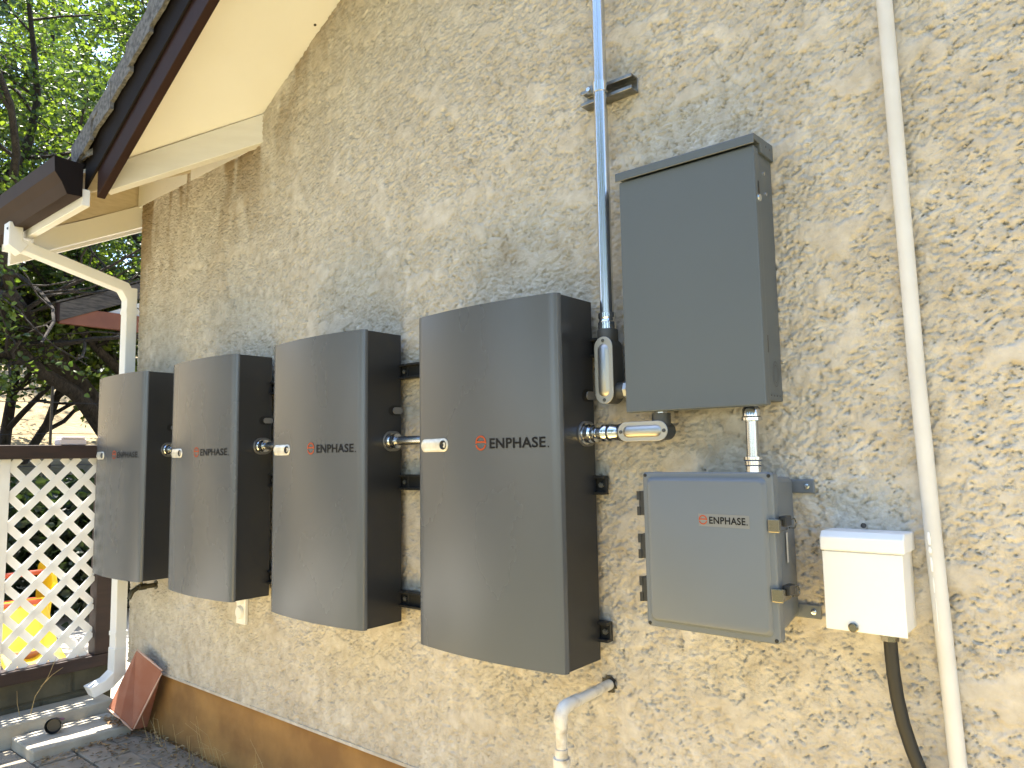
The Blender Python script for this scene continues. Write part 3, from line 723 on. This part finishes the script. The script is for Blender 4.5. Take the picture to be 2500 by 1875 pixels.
# conduit body at the foot of the tall conduit (cover faces out)
def cond_body(name, label, cx, cz, hl, rad, horiz, ycov, depth, hub):
    t = thing(name, (cx, ycov, cz), label, 'conduit elbow')
    b = MB(); b.prism(stadium(cx, cz, hl, rad * .93, ycov + .004, horiz), (0, depth, 0)); b.build('body', M['castgrey'], t, smooth=35, bevel=.006)
    b = MB(); b.prism(stadium(cx, cz, hl, rad, ycov, horiz), (0, .0035, 0)); cv = b.build('cover', M['alu'], t, smooth=35, bevel=.001)
    # pressed centre
    o = stadium(cx, cz, hl * .86, rad * .62, ycov + .0005, horiz); i_ = stadium(cx, cz, hl * .84, rad * .40, ycov - .0075, horiz)
    n = len(o); f = [(k, (k + 1) % n, n + (k + 1) % n, n + k) for k in range(n)] + [tuple(range(n, 2 * n))]
    MB().add(o + i_, f).build('pressed_rib', M['alu'], cv, recalc=True, smooth=60)
    for e in (-1, 1):
        q = (cx + e * (hl + rad * .62), ycov + .0005, cz) if horiz else (cx, ycov + .0005, cz + e * (hl + rad * .62))
        MB().lathe(q, (0, -1, 0), [(0, .005), (.0025, .0045), (.003, .002)], 12).build('screw', M['castgrey'], cv)
    for (o_, d_, prf) in hub: MB().lathe(o_, d_, prf, 24).build('hub', M['castgrey'], t, smooth=35)
    return t
cond_body('conduit_elbow', 'upright grey conduit body with oval metal cover below the tall conduit', .072, 1.5415, .062, .0285, False, -.062, .058,
          [((CX, CY, 1.655), (0, 0, -1), [(0, .027), (.004, .0285), (.03, .0285), (.05, .024)]), ((.085, -.030, 1.487), (1, 0, 0), [(0, .022), (.035, .022)])])
NP3 = thing('conduit_nipple', (.125, -.03, 1.487), 'short pale nipple joining the upright conduit body to the grey panel', 'conduit')
MB().lathe((.1215, -.030, 1.487), (1, 0, 0), [(0, .024), (.010, .024), (.012, .020), (.0285, .020)], 8).build('locknut', mat('dull_zinc', (.5, .5, .48), .4, metal=.8), NP3)
# horizontal conduit from the nearest cabinet
NP = thing('conduit_nipple', (.05, -.052, 1.375), 'short bright zinc nipple with ring fittings at the side of the nearest cabinet', 'conduit')
MB().tube([(.004, -.052, 1.375), (.120, -.056, 1.375)], .0160, 24).build('pipe', M['zinc'], NP, smooth=40)
MB().lathe((.0022, -.052, 1.375), (1, 0, 0), [(0, .029), (.003, .029), (.005, .025), (.014, .0255), (.020, .0255), (.024, .021), (.027, .0235), (.036, .0235), (.039, .019)], 28).build('coupling', M['chrome'], NP, smooth=35)
MB().lathe((.062, -.054, 1.375), (1, 0, 0), [(0, .0165), (.001, .0235), (.012, .0235), (.016, .021), (.020, .0235), (.030, .0235), (.034, .022), (.050, .022)], 28).build('coupling', M['chrome'], NP, smooth=35)
cond_body('conduit_elbow', 'level grey conduit body with oval metal cover under the grey panel', .190, 1.375, .046, .0250, True, -.078, .050,
          [((.132, -.054, 1.375), (-1, 0, 0), [(0, .022), (.010, .024), (.016, .023)]), ((.232, -.052, 1.385), (0, 0, 1), [(0, .023), (.010, .0235), (.034, .0235)])])
NP4 = thing('conduit_nipple', (.232, -.052, 1.42), 'tiny zinc nipple rising from the level conduit body into the panel', 'conduit')
MB().lathe((.232, -.052, 1.4195), (0, 0, 1), [(0, .017), (.006, .017), (.006, .020), (.009, .020)], 8).build('locknut', M['zinc'], NP4)

# ================================================================== GREY LOAD-CENTRE PANEL
PX0, PX1, PY0, PZ0, PZ1 = .152, .5135, -.088, 1.429, 2.030
PN = thing('electrical_panel', (.33, WY, PZ0), 'tall grey steel electrical panel with an overhanging rain lid', 'electrical panel')
MB().box(PX0 + .004, PX1 - .003, PY0 + .030, WY - .002, PZ0 + .006, PZ1).build('back_box', M['panel'], PN, bevel=.002)
MB().box(PX0, PX1, PY0, PY0 + .0295, PZ0 - .006, PZ1 - .003).build('door', M['panel'], PN, bevel=.0035, seg=3)
b = MB(); b.prism([(PX0 - .006, PY0 - .009, PZ1 - .002), (PX0 - .006, PY0 - .009, PZ1 + .019), (PX0 - .006, PY0 - .004, PZ1 + .023), (PX0 - .006, WY - .003, PZ1 + .030), (PX0 - .006, WY - .003, PZ1 - .012), (PX0 - .006, PY0 + .036, PZ1 - .012), (PX0 - .006, PY0 + .0305, PZ1 + .008), (PX0 - .006, PY0 - .006, PZ1 + .008), (PX0 - .006, PY0 - .006, PZ1 - .002)], (PX1 - PX0 + .010, 0, 0))
ld = b.build('lid', M['panel'], PN, bevel=.0012, seg=1)
sc = [(0, .0055), (.003, .0050), (.0035, .002)]
for (y, z) in ((-.055 + .03, 1.975), (-.018, 2.012 - .085)): MB().lathe((PX1 - .0035, y, z), (1, 0, 0), sc, 8).build('screw', M['chrome'], PN)
for y in (-.02, .005): MB().lathe((PX1 + .0035, y, PZ1 + .012), (1, 0, 0), [(0, .003), (.001, .003)], 8).build('rivet', M['castgrey'], ld)
MB().lathe((PX1 - .001, -.068, 1.905), (1, 0, 0), [(0, .010), (.004, .009), (.006, .004)], 10).build('latch_screw', M['chrome'], PN)
MB().box(PX1 - .002, PX1 + .0006, -.072, -.064, 1.915, 1.945).build('slot', M['blackhole'], PN)
MB().box(PX1 - .004, PX1 - .0022, -.056, -.050, 1.545, 1.585).build('slot', M['blackhole'], PN)
b = MB(); nseg = 40
for rr in (.030, .021):
    v = []; f = []
    for i in range(nseg):
        a = 2 * math.pi * i / nseg
        for q in (rr, rr - .0015): v.append((PX1 - .0024, -.012 + q * .62 * math.cos(a), 1.498 + q * math.sin(a)))
    for i in range(nseg): j = (i + 1) % nseg; f.append((2 * i, 2 * j, 2 * j + 1, 2 * i + 1))
    b.add(v, f)
b.build('knockout', M['castgrey'], PN)
for k in range(4): MB().lathe((PX1 - .003, -.045 + .018 * k, 1.447), (1, 0, 0), [(0, .002), (.0008, .002)], 8).build('dimple', M['castgrey'], PN)

# nipple between panel and enclosure
NV = thing('conduit_nipple', (.458, -.035, 1.28), 'short upright zinc conduit joining the grey panel to the enclosure below', 'conduit')
NX, NYY = .457, -.035
MB().tube([(NX, NYY, 1.428), (NX - .001, NYY, 1.272)], .0145, 24).build('pipe', M['zinc'], NV, smooth=40)
MB().lathe((NX, NYY, 1.4275), (0, 0, -1), [(0, .017), (.004, .017), (.010, .021), (.026, .021), (.029, .024), (.036, .024), (.038, .0155)], 28).build('coupling', M['chrome'], NV, smooth=35)
MB().lathe((NX - .001, NYY, 1.3085), (0, 0, -1), [(0, .0155), (.001, .0225), (.008, .0225), (.011, .020), (.020, .020), (.023, .0175), (.036, .018)], 28).build('coupling', M['chrome'], NV, smooth=35)

# ================================================================== ENCLOSURE WITH LATCHES
EX0, EX1, EZ0, EZ1, EYF = .246, .5525, .9255, 1.2755, -.190
EN = thing('control_enclosure', (.40, WY, EZ0), 'grey plastic control enclosure with two latches, hung below the panel', 'enclosure')
b = MB()
fr = [(EX0 + .012, EZ0 + .012), (EX1 - .008, EZ0 + .012), (EX1 - .008, EZ1 - .008), (EX0 + .012, EZ1 - .008)]
bk = [(EX0 + .022, EZ0 + .022), (EX1 - .026, EZ0 + .022), (EX1 - .026, EZ1 - .016), (EX0 + .022, EZ1 - .016)]
v = [(x, EYF + .045, z) for x, z in fr] + [(x, WY - .012, z) for x, z in bk]
b.add(v, [(0, 1, 2, 3), (7, 6, 5, 4)] + [(i, i + 4, (i + 1) % 4 + 4, (i + 1) % 4) for i in range(4)])
b.build('body', M['encl'], EN, recalc=True, bevel=.012, seg=3)
MB().box(EX0 + .003, EX1 - .002, EYF + .030, EYF + .0455, EZ0 + .003, EZ1 - .002).build('flange', M['encl'], EN, bevel=.004)
def rrect(x0, x1, z0, z1, r, y, n=5):
    p = []
    for (cx_, cz_, a0) in ((x1 - r, z1 - r, 0), (x0 + r, z1 - r, 90), (x0 + r, z0 + r, 180), (x1 - r, z0 + r, 270)):
        for i in range(n + 1): a = R(a0 + 90 * i / n); p.append((cx_ + r * math.cos(a), y, cz_ + r * math.sin(a)))
    return p
b = MB()
rings = [rrect(EX0, EX1, EZ0, EZ1, .009, EYF + .029), rrect(EX0, EX1, EZ0, EZ1, .009, EYF + .012), rrect(EX0 + .0025, EX1 - .0025, EZ0 + .0025, EZ1 - .0025, .009, EYF + .0095),
         rrect(EX0 + .011, EX1 - .013, EZ0 + .013, EZ1 - .012, .012, EYF + .0090), rrect(EX0 + .016, EX1 - .018, EZ0 + .018, EZ1 - .017, .014, EYF + .001), rrect(EX0 + .019, EX1 - .021, EZ0 + .021, EZ1 - .020, .014, EYF)]
n = len(rings[0]); v = sum(rings, []); f = [tuple(range(n))]
for l in range(len(rings) - 1):
    for i in range(n): j = (i + 1) % n; f.append((l * n + i, l * n + j, (l + 1) * n + j, (l + 1) * n + i))
f.append(tuple(range((len(rings) - 1) * n, len(rings) * n)))
door = b.add(v, f).build('door', M['encl'], EN, recalc=True, smooth=38)
for x in (EX0 + .007, EX1 - .008):
    for z in (EZ0 + .007, EZ1 - .007):
        MB().lathe((x, EYF + .0098, z), (0, -1, 0), [(0, .0042), (.0016, .0040), (.0018, .002)], 12).build('screw', M['blackhole'], door)
se = lambda x: EYF - .0011
b = MB(); b.add([(.388, EYF - .0005, 1.1585), (.503, EYF - .0005, 1.1575), (.503, EYF - .0005, 1.1850), (.388, EYF - .0005, 1.1860)], [(0, 1, 2, 3)]); b.build('name_sticker', mat('sticker_clear', (.165, .175, .183), .35), door)
emblem(.3985, 1.1725, .0098, se, door, M['orange'])
lettering('ENPHASE', .4130, .4945, 1.1645, .0155, se, door, M['black'])
MB().add([(.4965, se(0), 1.1645), (.499, se(0), 1.1645), (.499, se(0), 1.167), (.4965, se(0), 1.167)], [(0, 1, 2, 3)]).build('trademark_dot', M['black'], door)
for z in (1.203, 1.104, 1.006):
    hg = MB().box(EX0 - .014, EX0 + .004, EYF + .012, EYF + .040, z - .028, z + .028).build('hinge', M['hinge'], EN, bevel=.002)
    for dz in (-.018, .018): MB().lathe((EX0 - .014, EYF + .014, z + dz - .010), (0, 0, 1), [(0, .0055), (.020, .0055)], 12).build('knuckle', M['hinge'], hg, smooth=40)
for z in (1.166, 1.025):
    lt = thing if False else None
    l_ = MB().box(EX1 - .012, EX1 + .012, EYF + .002, EYF + .008, z - .014, z + .014).build('latch', M['latch'], EN, bevel=.002)
    MB().box(EX1 + .002, EX1 + .012, EYF + .008, EYF + .052, z - .012, z + .012).build('latch_arm', M['latch'], l_, bevel=.002)
    MB().box(EX1 + .003, EX1 + .018, EYF + .026, EYF + .060, z - .003, z + .018).build('latch_cam', M['hinge'], l_, bevel=.002)
    MB().tube([(EX1 + .012, EYF + .060, z - .008), (EX1 + .016, EYF + .082, z - .010), (EX1 + .017, EYF + .090, z), (EX1 + .016, EYF + .082, z + .010), (EX1 + .012, EYF + .060, z + .008)], .0016, 8).build('hasp_ring', M['latch'], l_, smooth=60)
b = MB(); x_ = EX1 - .0118; b.add([(x_ + .0010, -.088, 1.078), (x_ - .0010, -.073, 1.078), (x_ - .0010, -.073, 1.142), (x_ + .0010, -.088, 1.142)], [(0, 1, 2, 3)])
b.build('side_sticker', M['sticker'], EN)
for z in (1.238, .958):
    b = MB(); b.box(EX1 - .060, EX1 + .020, WY - .008, WY - .002, z - .016, z + .016); ft = b.build('mounting_foot', M['encl'], EN, bevel=.005)
    MB().lathe((EX1 + .004, WY - .008, z), (0, -1, 0), [(0, .007), (.003, .006), (.004, .003)], 10).build('screw', M['chrome'], ft)

# ================================================================== SMALL WHITE BOX AND CABLE
WX0, WX1, WZ0, WZ1, WYF = .608, .768, .949, 1.133, -.068
WB = thing('junction_box', (.69, WY, WZ0), 'small square white metal junction box with a drip lid', 'junction box')
MB().box(WX0 + .004, WX1 - .006, WYF + .004, WY - .002, WZ0 + .003, WZ1 - .006).build('body', M['whitebox'], WB, bevel=.002)
MB().box(WX0 + .001, WX1 - .004, WYF, WYF + .0035, WZ0 - .003, WZ1 - .026).build('front_plate', M['whitebox'], WB, bevel=.0012)
b = MB(); xa = WX0 - .002
b.prism([(xa, WYF - .0035, WZ1 - .024), (xa, WYF - .0035, WZ1 + .004), (xa, WYF + .010, WZ1 + .016), (xa, WY - .004, WZ1 + .014), (xa, WY - .004, WZ1 - .024), (xa, WYF + .003, WZ1 - .024)], (WX1 - WX0 + .003, 0, 0)); b.build('lid', M['whitebox'], WB, bevel=.003, seg=2)
MB().lathe((.664, WYF - .002, .955), (0, -1, 0), [(0, .010), (.003, .010), (.004, .008), (.006, .0075), (.006, .002)], 16).build('screw', M['latch'], WB, smooth=40)
MB().lathe((.722, -.028, WZ0 + .002), (0, 0, -1), [(0, .020), (.014, .020), (.014, .017), (.022, .017)], 8).build('gland', M['latch'], WB)
NL = thing('wall_nail', (.672, WY, 1.155), 'small rusty nail in the stucco above the white junction box', 'nail')
MB().lathe((.672, WY + .004, 1.155), (0, -1, 0), [(0, .002), (.012, .002), (.012, .006), (.015, .0055)], 10).build('shank', M['oldwood'], NL)
CB = thing('flex_conduit', (.73, -.02, .4), 'black flexible conduit dropping from the white junction box', 'conduit')
MB().tube([(.722, -.028, .936), (.7225, -.027, .900), (.7235, -.025, .862), (.727, -.022, .815), (.734, -.018, .765), (.746, -.014, .715), (.760, -.010, .670), (.776, -.006, .610), (.790, -.004, .54), (.80, -.004, .40), (.80, -.004, .0)], .0132, 20).build('tubing', M['hose'], CB, smooth=50)
# tall white pipe
WP = thing('wall_pipe', (.80, .01, 0), 'tall white painted pipe running down the wall at the right edge', 'pipe')
MB().tube([(.775, .008, 3.6), (.783, .009, 2.6), (.786, .010, 2.312), (.792, .010, 1.886), (.798, .010, 1.483), (.808, .010, 1.102), (.822, .010, .691), (.838, .010, .0)], .0160, 24).build('tubing', M['pipe'], WP, smooth=50)
for (z0, z1, w) in ((1.125, 1.150, .0035), (1.108, 1.120, .0035), (1.072, 1.100, .0028), (1.03, 1.06, .0014), (.955, 1.02, .0010)):
    xa = .8065 - (z0 - 1.10) * .03; pts = [(xa - .0035, -.0056 - .0008, z0), (xa - .004, -.0060, (z0 + z1) / 2), (xa - .0045, -.0056 - .0008, z1)]
    MB().tube(pts, [w * .7, w, w * .6], 8).build('paint_drip', M['whitebox'], WP, smooth=60)
# old PVC relief pipe with elbow
PV = thing('drain_pipe', (.0, -.15, .5), 'old white plastic drain pipe with an elbow coming out of the wall', 'pipe')
r_ = .0135
MB().tube([(.006, .045, .701), (.004, -.05, .698), (.000, -.165, .694)], r_, 20).build('stub', M['pvc'], PV, smooth=50)
el = [(.001, -.115, .6955), (.000, -.150, .6945)]
for i in range(9):
    a = R(90 * i / 8); el.append((.0, -.165 - .026 * math.sin(a), .694 - .026 * (1 - math.cos(a))))
el += [(.0, -.191, .655), (.0, -.191, .638)]
MB().tube(el, [.0165, .0165] + [.0172] * 9 + [.0165, .0165], 20).build('elbow', M['pvc'], PV, smooth=50)
MB().tube([(.0, -.191, .660), (.0, -.191, .0)], r_, 20).build('riser', M['pvc'], PV, smooth=50)
MB().lathe((.0, -.191, .600), (0, 0, -1), [(0, .0140), (.001, .0160), (.022, .0165), (.0225, .0215), (.030, .0222), (.05, .0205), (.12, .0200)], 20).build('coupling', M['pvc'], PV, smooth=40)
b = MB(); nn = 22; v = []; f = []
for i in range(nn):
    a = 2 * math.pi * i / nn; ro = .021 + random.uniform(-.003, .006)
    v.append((.005 + ro * math.cos(a), WY - .0035, .701 + ro * math.sin(a)))
    v.append((.005 + .011 * math.cos(a), WY - .0035, .701 + .011 * math.sin(a)))
for i in range(nn): j = (i + 1) % nn; f.append((2 * i, 2 * i + 1, 2 * j + 1, 2 * j))
b.add(v, f).build('wall_hole', M['blackhole'], PV)
# outdoor socket below the second cabinet
SK = thing('outdoor_socket', (-1.83, WY, .65), 'small white outdoor socket with two round flaps low on the wall', 'socket')
MB().box(-1.872, -1.800, WY - .016, WY - .001, .622, .760).build('plate', M['whitebox'], SK, bevel=.003)
for z in (.730, .672): MB().lathe((-1.836, WY - .016, z), (0, -1, 0), [(0, .027), (.006, .027), (.012, .023), (.013, .004)], 24).build('flap', M['whitebox'], SK, smooth=35)
# garden tap
TP = thing('garden_tap', (-2.66, WY, .70), 'dark bronze garden tap on the wall below the farthest battery cabinet', 'tap')
MB().lathe((-2.655, WY + .002, .705), (0, -1, 0), [(0, .022), (.006, .022), (.008, .012), (.050, .012), (.052, .016), (.085, .016), (.088, .011), (.10, .011)], 16).build('body', M['brass'], TP, smooth=40)
MB().tube([(-2.655, -.055, .705), (-2.655, -.085, .690), (-2.655, -.10, .655)], [.011, .012, .010], 12).build('spout', M['brass'], TP, smooth=50)
MB().tube([(-2.655, -.040, .715), (-2.655, -.052, .752)], [.006, .006], 10).build('stem', M['brass'], TP)
MB().lathe((-2.655, -.055, .752), (0, -.3, 1), [(0, .012), (.003, .024), (.008, .024), (.011, .008)], 12).build('handle', M['brass'], TP)

# ================================================================== BEYOND THE FENCE
# yellow toddler slide seen through the lattice
SD = thing('toy_slide', (-4.7, .05, 0), 'yellow and red plastic toddler slide behind the lattice fence', 'toy slide')
for s_ in (-1, 1):
    yb = .05 + s_ * .17
    b = MB(); b.prism([(-4.95, yb, .0), (-4.78, yb, .0), (-4.70, yb, .34), (-4.60, yb, .50), (-4.66, yb, .62), (-4.80, yb, .66), (-4.90, yb, .60), (-4.93, yb, .30)], (0, .035, 0)); b.build('side_panel', M['yellow'], SD, bevel=.010)
b = MB(); b.prism([(-4.72, -.12, .40), (-4.45, -.12, .12), (-4.28, -.12, .05), (-4.28, -.12, .02), (-4.47, -.12, .08), (-4.74, -.12, .36)], (0, .34, 0)); b.build('chute', M['yellow'], SD, bevel=.008)
for z, x in ((.12, -4.93), (.24, -4.88), (.36, -4.82)): MB().box(x, x + .14, -.09, .19, z, z + .03).build('step', M['red'], SD, bevel=.006)
MB().tube([(-4.80, -.13, .56), (-4.80, .24, .56)], .018, 12).build('bar', M['red'], SD, smooth=40)
BP = thing('plant_pot', (-4.45, -.05, 0), 'round brown glazed plant pot on the patio behind the lattice', 'pot')
MB().lathe((-4.42, .02, .0), (0, 0, 1), [(0, .05), (.10, .075), (.11, .085), (.125, .085), (.125, .072), (.10, .065), (.10, .002)], 24).build('body', M['brownpot'], BP, smooth=35)

# gazebo roof corner
GZ = thing('gazebo', (-7.2, 3.0, 0), 'weathered timber gazebo roof corner with red-brown beam behind the house', 'gazebo')
gx = -7.2; gy0, gz0 = 1.036, 2.768
def beam(name, p, q, h, w, m, off=0):
    p, q = Vector(p), Vector(q); b = MB(); b.prism([p, q, q + Vector((0, 0, h)), p + Vector((0, 0, h))], (-w, 0, 0)); return b.build(name, m, GZ, bevel=.004)
beam('rafter', (gx + .02, gy0, gz0), (gx + .02, gy0 + 2.0, gz0 + .88), .185, .07, M['oldwood'])
beam('rafter', (gx + .02, gy0 + 4.0, gz0), (gx + .02, gy0 + 2.0, gz0 + .88), .185, .07, M['oldwood'])
MB().box(gx - .05, gx + .0, gy0 + .02, gy0 + 3.98, gz0 - .015, gz0 + .165).build('tie_beam', M['redwood'], GZ, bevel=.004)
b = MB(); b.prism([(gx - .06, gy0 + .50, gz0 + .17), (gx - .06, gy0 + 3.50, gz0 + .17), (gx - .06, gy0 + 2.0, gz0 + .86)], (-.01, 0, 0)); b.build('gable_panel', M['white'], GZ)
MB().box(gx - .035, gx + .026, gy0 - .012, gy0 + .014, gz0 - .004, gz0 + .190).build('end_cap', M['brown'], GZ, bevel=.003)
for (x, y) in ((gx - .02, gy0 + 2.9), (gx - .02, gy0 + 3.7), (gx - 2.4, gy0 + 3.7), (gx - 2.4, gy0 + 2.2)):
    MB().box(x - .05, x + .05, y - .05, y + .05, 0, gz0 - .016).build('post', M['redwood'], GZ, bevel=.004)
b = MB(); b.prism([(gx + .02, gy0 - .02, gz0 + .19), (gx + .02, gy0 + 2.0, gz0 + 1.08), (gx - 2.5, gy0 + 2.0, gz0 + 1.08), (gx - 2.5, gy0 - .02, gz0 + .19)], (0, 0, .02))
b.prism([(gx + .02, gy0 + 4.02, gz0 + .19), (gx + .02, gy0 + 2.0, gz0 + 1.08), (gx - 2.5, gy0 + 2.0, gz0 + 1.08), (gx - 2.5, gy0 + 4.02, gz0 + .19)], (0, 0, .02)); b.build('roof_sheet', M['oldwood'], GZ)

# wire fence on the slope
WF = thing('wire_fence', (-6.6, 0, 0), 'thin dark wire fence on steel stakes at the foot of the hill', 'fence')
for y in (-.9, .86, 2.6, 4.4): MB().box(-6.72, -6.70, y - .010, y + .010, .0, 2.05 if y == .86 else 1.95).build('stake', M['rail'], WF)
for z in (1.0, 1.3, 1.6, 1.9): MB().tube([(-6.71, -2.5, z - .02), (-6.71, -.9, z), (-6.71, .0, z - .03), (-6.71, .86, z), (-6.71, 2.6, z), (-6.71, 4.4, z)], .0035, 6).build('wire', M['rail'], WF)

# ------------------------------------------------------------------ vegetation
def leaf_mesh(name, P, size, droop=.2, seed=1):
    r = np.random.default_rng(seed); n = len(P)
    a = r.random(n) * 2 * np.pi; el = (r.random(n) - .45) * 1.6
    u = np.stack([np.cos(a) * np.cos(el), np.sin(a) * np.cos(el), np.sin(el) - droop], -1); u /= np.linalg.norm(u, axis=1)[:, None]
    q = r.normal(size=(n, 3)); q[:, 2] *= .45; w = np.cross(u, q); w /= np.linalg.norm(w, axis=1)[:, None] + 1e-9
    nrm = np.cross(u, w); s_ = size * (.55 + .7 * r.random(n))[:, None]; wd = s_ * (.28 + .14 * r.random(n))[:, None]
    v = np.empty((n, 6, 3)); tip = s_
    v[:, 0] = P; v[:, 1] = P + u * tip * .38 + w * wd + nrm * wd * .35; v[:, 2] = P + u * tip * .75 + w * wd * .8 + nrm * wd * .3
    v[:, 3] = P + u * tip - nrm * wd * .2; v[:, 4] = P + u * tip * .7 - w * wd * .8 + nrm * wd * .3; v[:, 5] = P + u * tip * .34 - w * wd + nrm * wd * .35
    base = np.arange(n)[:, None] * 6
    q4 = np.concatenate([base + np.array([[0, 1, 2, 3]]), base + np.array([[0, 3, 4, 5]])], 0)
    return raw_mesh(bpy.data.meshes.new(name), v.reshape(-1, 3), q4, False)

def make_tree(name, label, base, height, spread, seed, leaves, size, lean=(0, 0), group=None, low=.25, trunk_r=.22, dense=5, leafmat='leaf', stems=1):
    r = random.Random(seed); t = thing(name, base, label, 'tree', group)
    tb = MB(); tips = []
    def branch(p, d, L, rad, depth):
        n = 5; pts = [p]; dd = d.copy(); rr = [rad]
        for i in range(n):
            j = Vector((r.uniform(-1, 1), r.uniform(-1, 1), r.uniform(-.6, .8))) * (.20 + .10 * depth)
            dd = (dd + j + Vector((0, 0, .05 if depth < 2 else -.06))).normalized(); pts.append(pts[-1] + dd * (L / n)); rr.append(rad * (1 - .62 * (i + 1) / n))
        tb.tube(pts, rr, 9 if depth == 0 else (6 if depth == 1 else 4), cap=False)
        if depth >= 3:
            for q in pts[1:]: tips.append((q, L * .35))
            return
        k = (7, 6, 5)[depth] if depth < 3 else 4
        for i in range(k):
            f_ = .30 + .70 * (i + r.random()) / k; idx = min(n - 1, int(f_ * n)); q = pts[idx].lerp(pts[idx + 1], f_ * n - idx if f_ * n - idx < 1 else 1)
            az = r.uniform(0, 6.28); out = Vector((math.cos(az), math.sin(az), r.uniform(-.25, .75))).normalized()
            nd = (dd * .35 + out).normalized(); branch(q, nd, L * r.uniform(.48, .68), rr[idx] * .55, depth + 1)
        if depth >= 2: tips.append((pts[-1], L * .4))
    for s_ in range(stems):
        d0 = Vector((lean[0] + r.uniform(-.15, .15) * (s_ > 0), lean[1] + (s_ * .55 if s_ else 0), 1)).normalized()
        branch(Vector(base) - Vector((0, 0, .3)), d0, height * .62, trunk_r * (1 - .2 * s_), 0)
    tb.build('trunk', M['bark'], t, smooth=60)
    rg = np.random.default_rng(seed); idx = rg.integers(0, len(tips), leaves)
    TP_ = np.array([q[:] for q, _ in tips]); TR = np.array([c for _, c in tips])
    P = TP_[idx] + rg.normal(size=(leaves, 3)) * (TR[idx] * .17 + .035)[:, None]
    P = P[~((P[:, 0] > -7.3) & (P[:, 2] < 3.5) & (P[:, 2] > 2.2) & (P[:, 1] > .4) & (P[:, 1] < 2.3))]
    P -= np.array(base)
    link('crown', leaf_mesh('crown', P, size, seed=seed), M[leafmat], t)
    return t
TG = 'oak trees on the hill'
make_tree('oak_tree', 'large leaning oak with dark trunk and bright leaves behind the gutter', (-9.0, 3.0, .75), 7.6, 4, 3, 54000, .062, lean=(.05, -.50), group=TG, trunk_r=.20, stems=2)
make_tree('oak_tree', 'oak spreading over the top left corner above the roof edge', (-10.3, .2, 1.0), 9.5, 4, 8, 40000, .064, lean=(.0, .08), group=TG, trunk_r=.20, stems=1)
make_tree('oak_tree', 'dense oak standing farther up the hill behind the leaning oak', (-19.0, 3.0, 3.4), 12, 5, 12, 38000, .12, lean=(.0, .1), group=TG, trunk_r=.28, stems=2)
FAR = make_tree('oak_tree', 'far oak on the hill seen between house corner and downspout', (-18.0, 9.0, 3.2), 12, 5, 15, 38000, .12, lean=(.0, -.1), group=TG, trunk_r=.28, stems=2)

make_tree('oak_tree', 'bushy young oak low on the slope behind the gazebo roof', (-10.6, 1.55, 1.15), 4.6, 3, 21, 30000, .075, lean=(.0, -.05), group=TG, trunk_r=.09, stems=2)
for (x, y, rz) in ((-9.5, -10.5, 1.0), (-3.0, -12.5, 2.2), (4.0, -11.5, 3.3), (11.0, -10.0, 4.6)):  # unseen oak copies added to cut bounce light and darken reflections
    o = copy_tree(FAR); o.location = (x, y, -.03); o.rotation_euler = (0, 0, rz)
    tag(o, 'unseen oak copy added behind the viewer for light and reflections', 'tree', 'unseen oaks added behind the viewer for the light')
# dark hedge behind the lattice
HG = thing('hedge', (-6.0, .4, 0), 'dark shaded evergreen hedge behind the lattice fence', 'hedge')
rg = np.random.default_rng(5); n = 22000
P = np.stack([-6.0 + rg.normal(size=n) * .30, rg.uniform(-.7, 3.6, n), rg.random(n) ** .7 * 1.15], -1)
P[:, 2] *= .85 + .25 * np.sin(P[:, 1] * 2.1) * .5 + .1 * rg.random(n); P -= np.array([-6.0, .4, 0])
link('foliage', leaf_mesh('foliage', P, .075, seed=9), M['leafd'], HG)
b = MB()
for i in range(26):
    y = -.65 + i * .16; p = Vector((-6.0 + random.uniform(-.15, .15), y, 0)); b.tube([p, p + Vector((random.uniform(-.1, .1), random.uniform(-.1, .1), .5)), p + Vector((random.uniform(-.2, .2), random.uniform(-.2, .2), .95))], [.018, .012, .005], 5)
b.build('stems', M['bark'], HG)
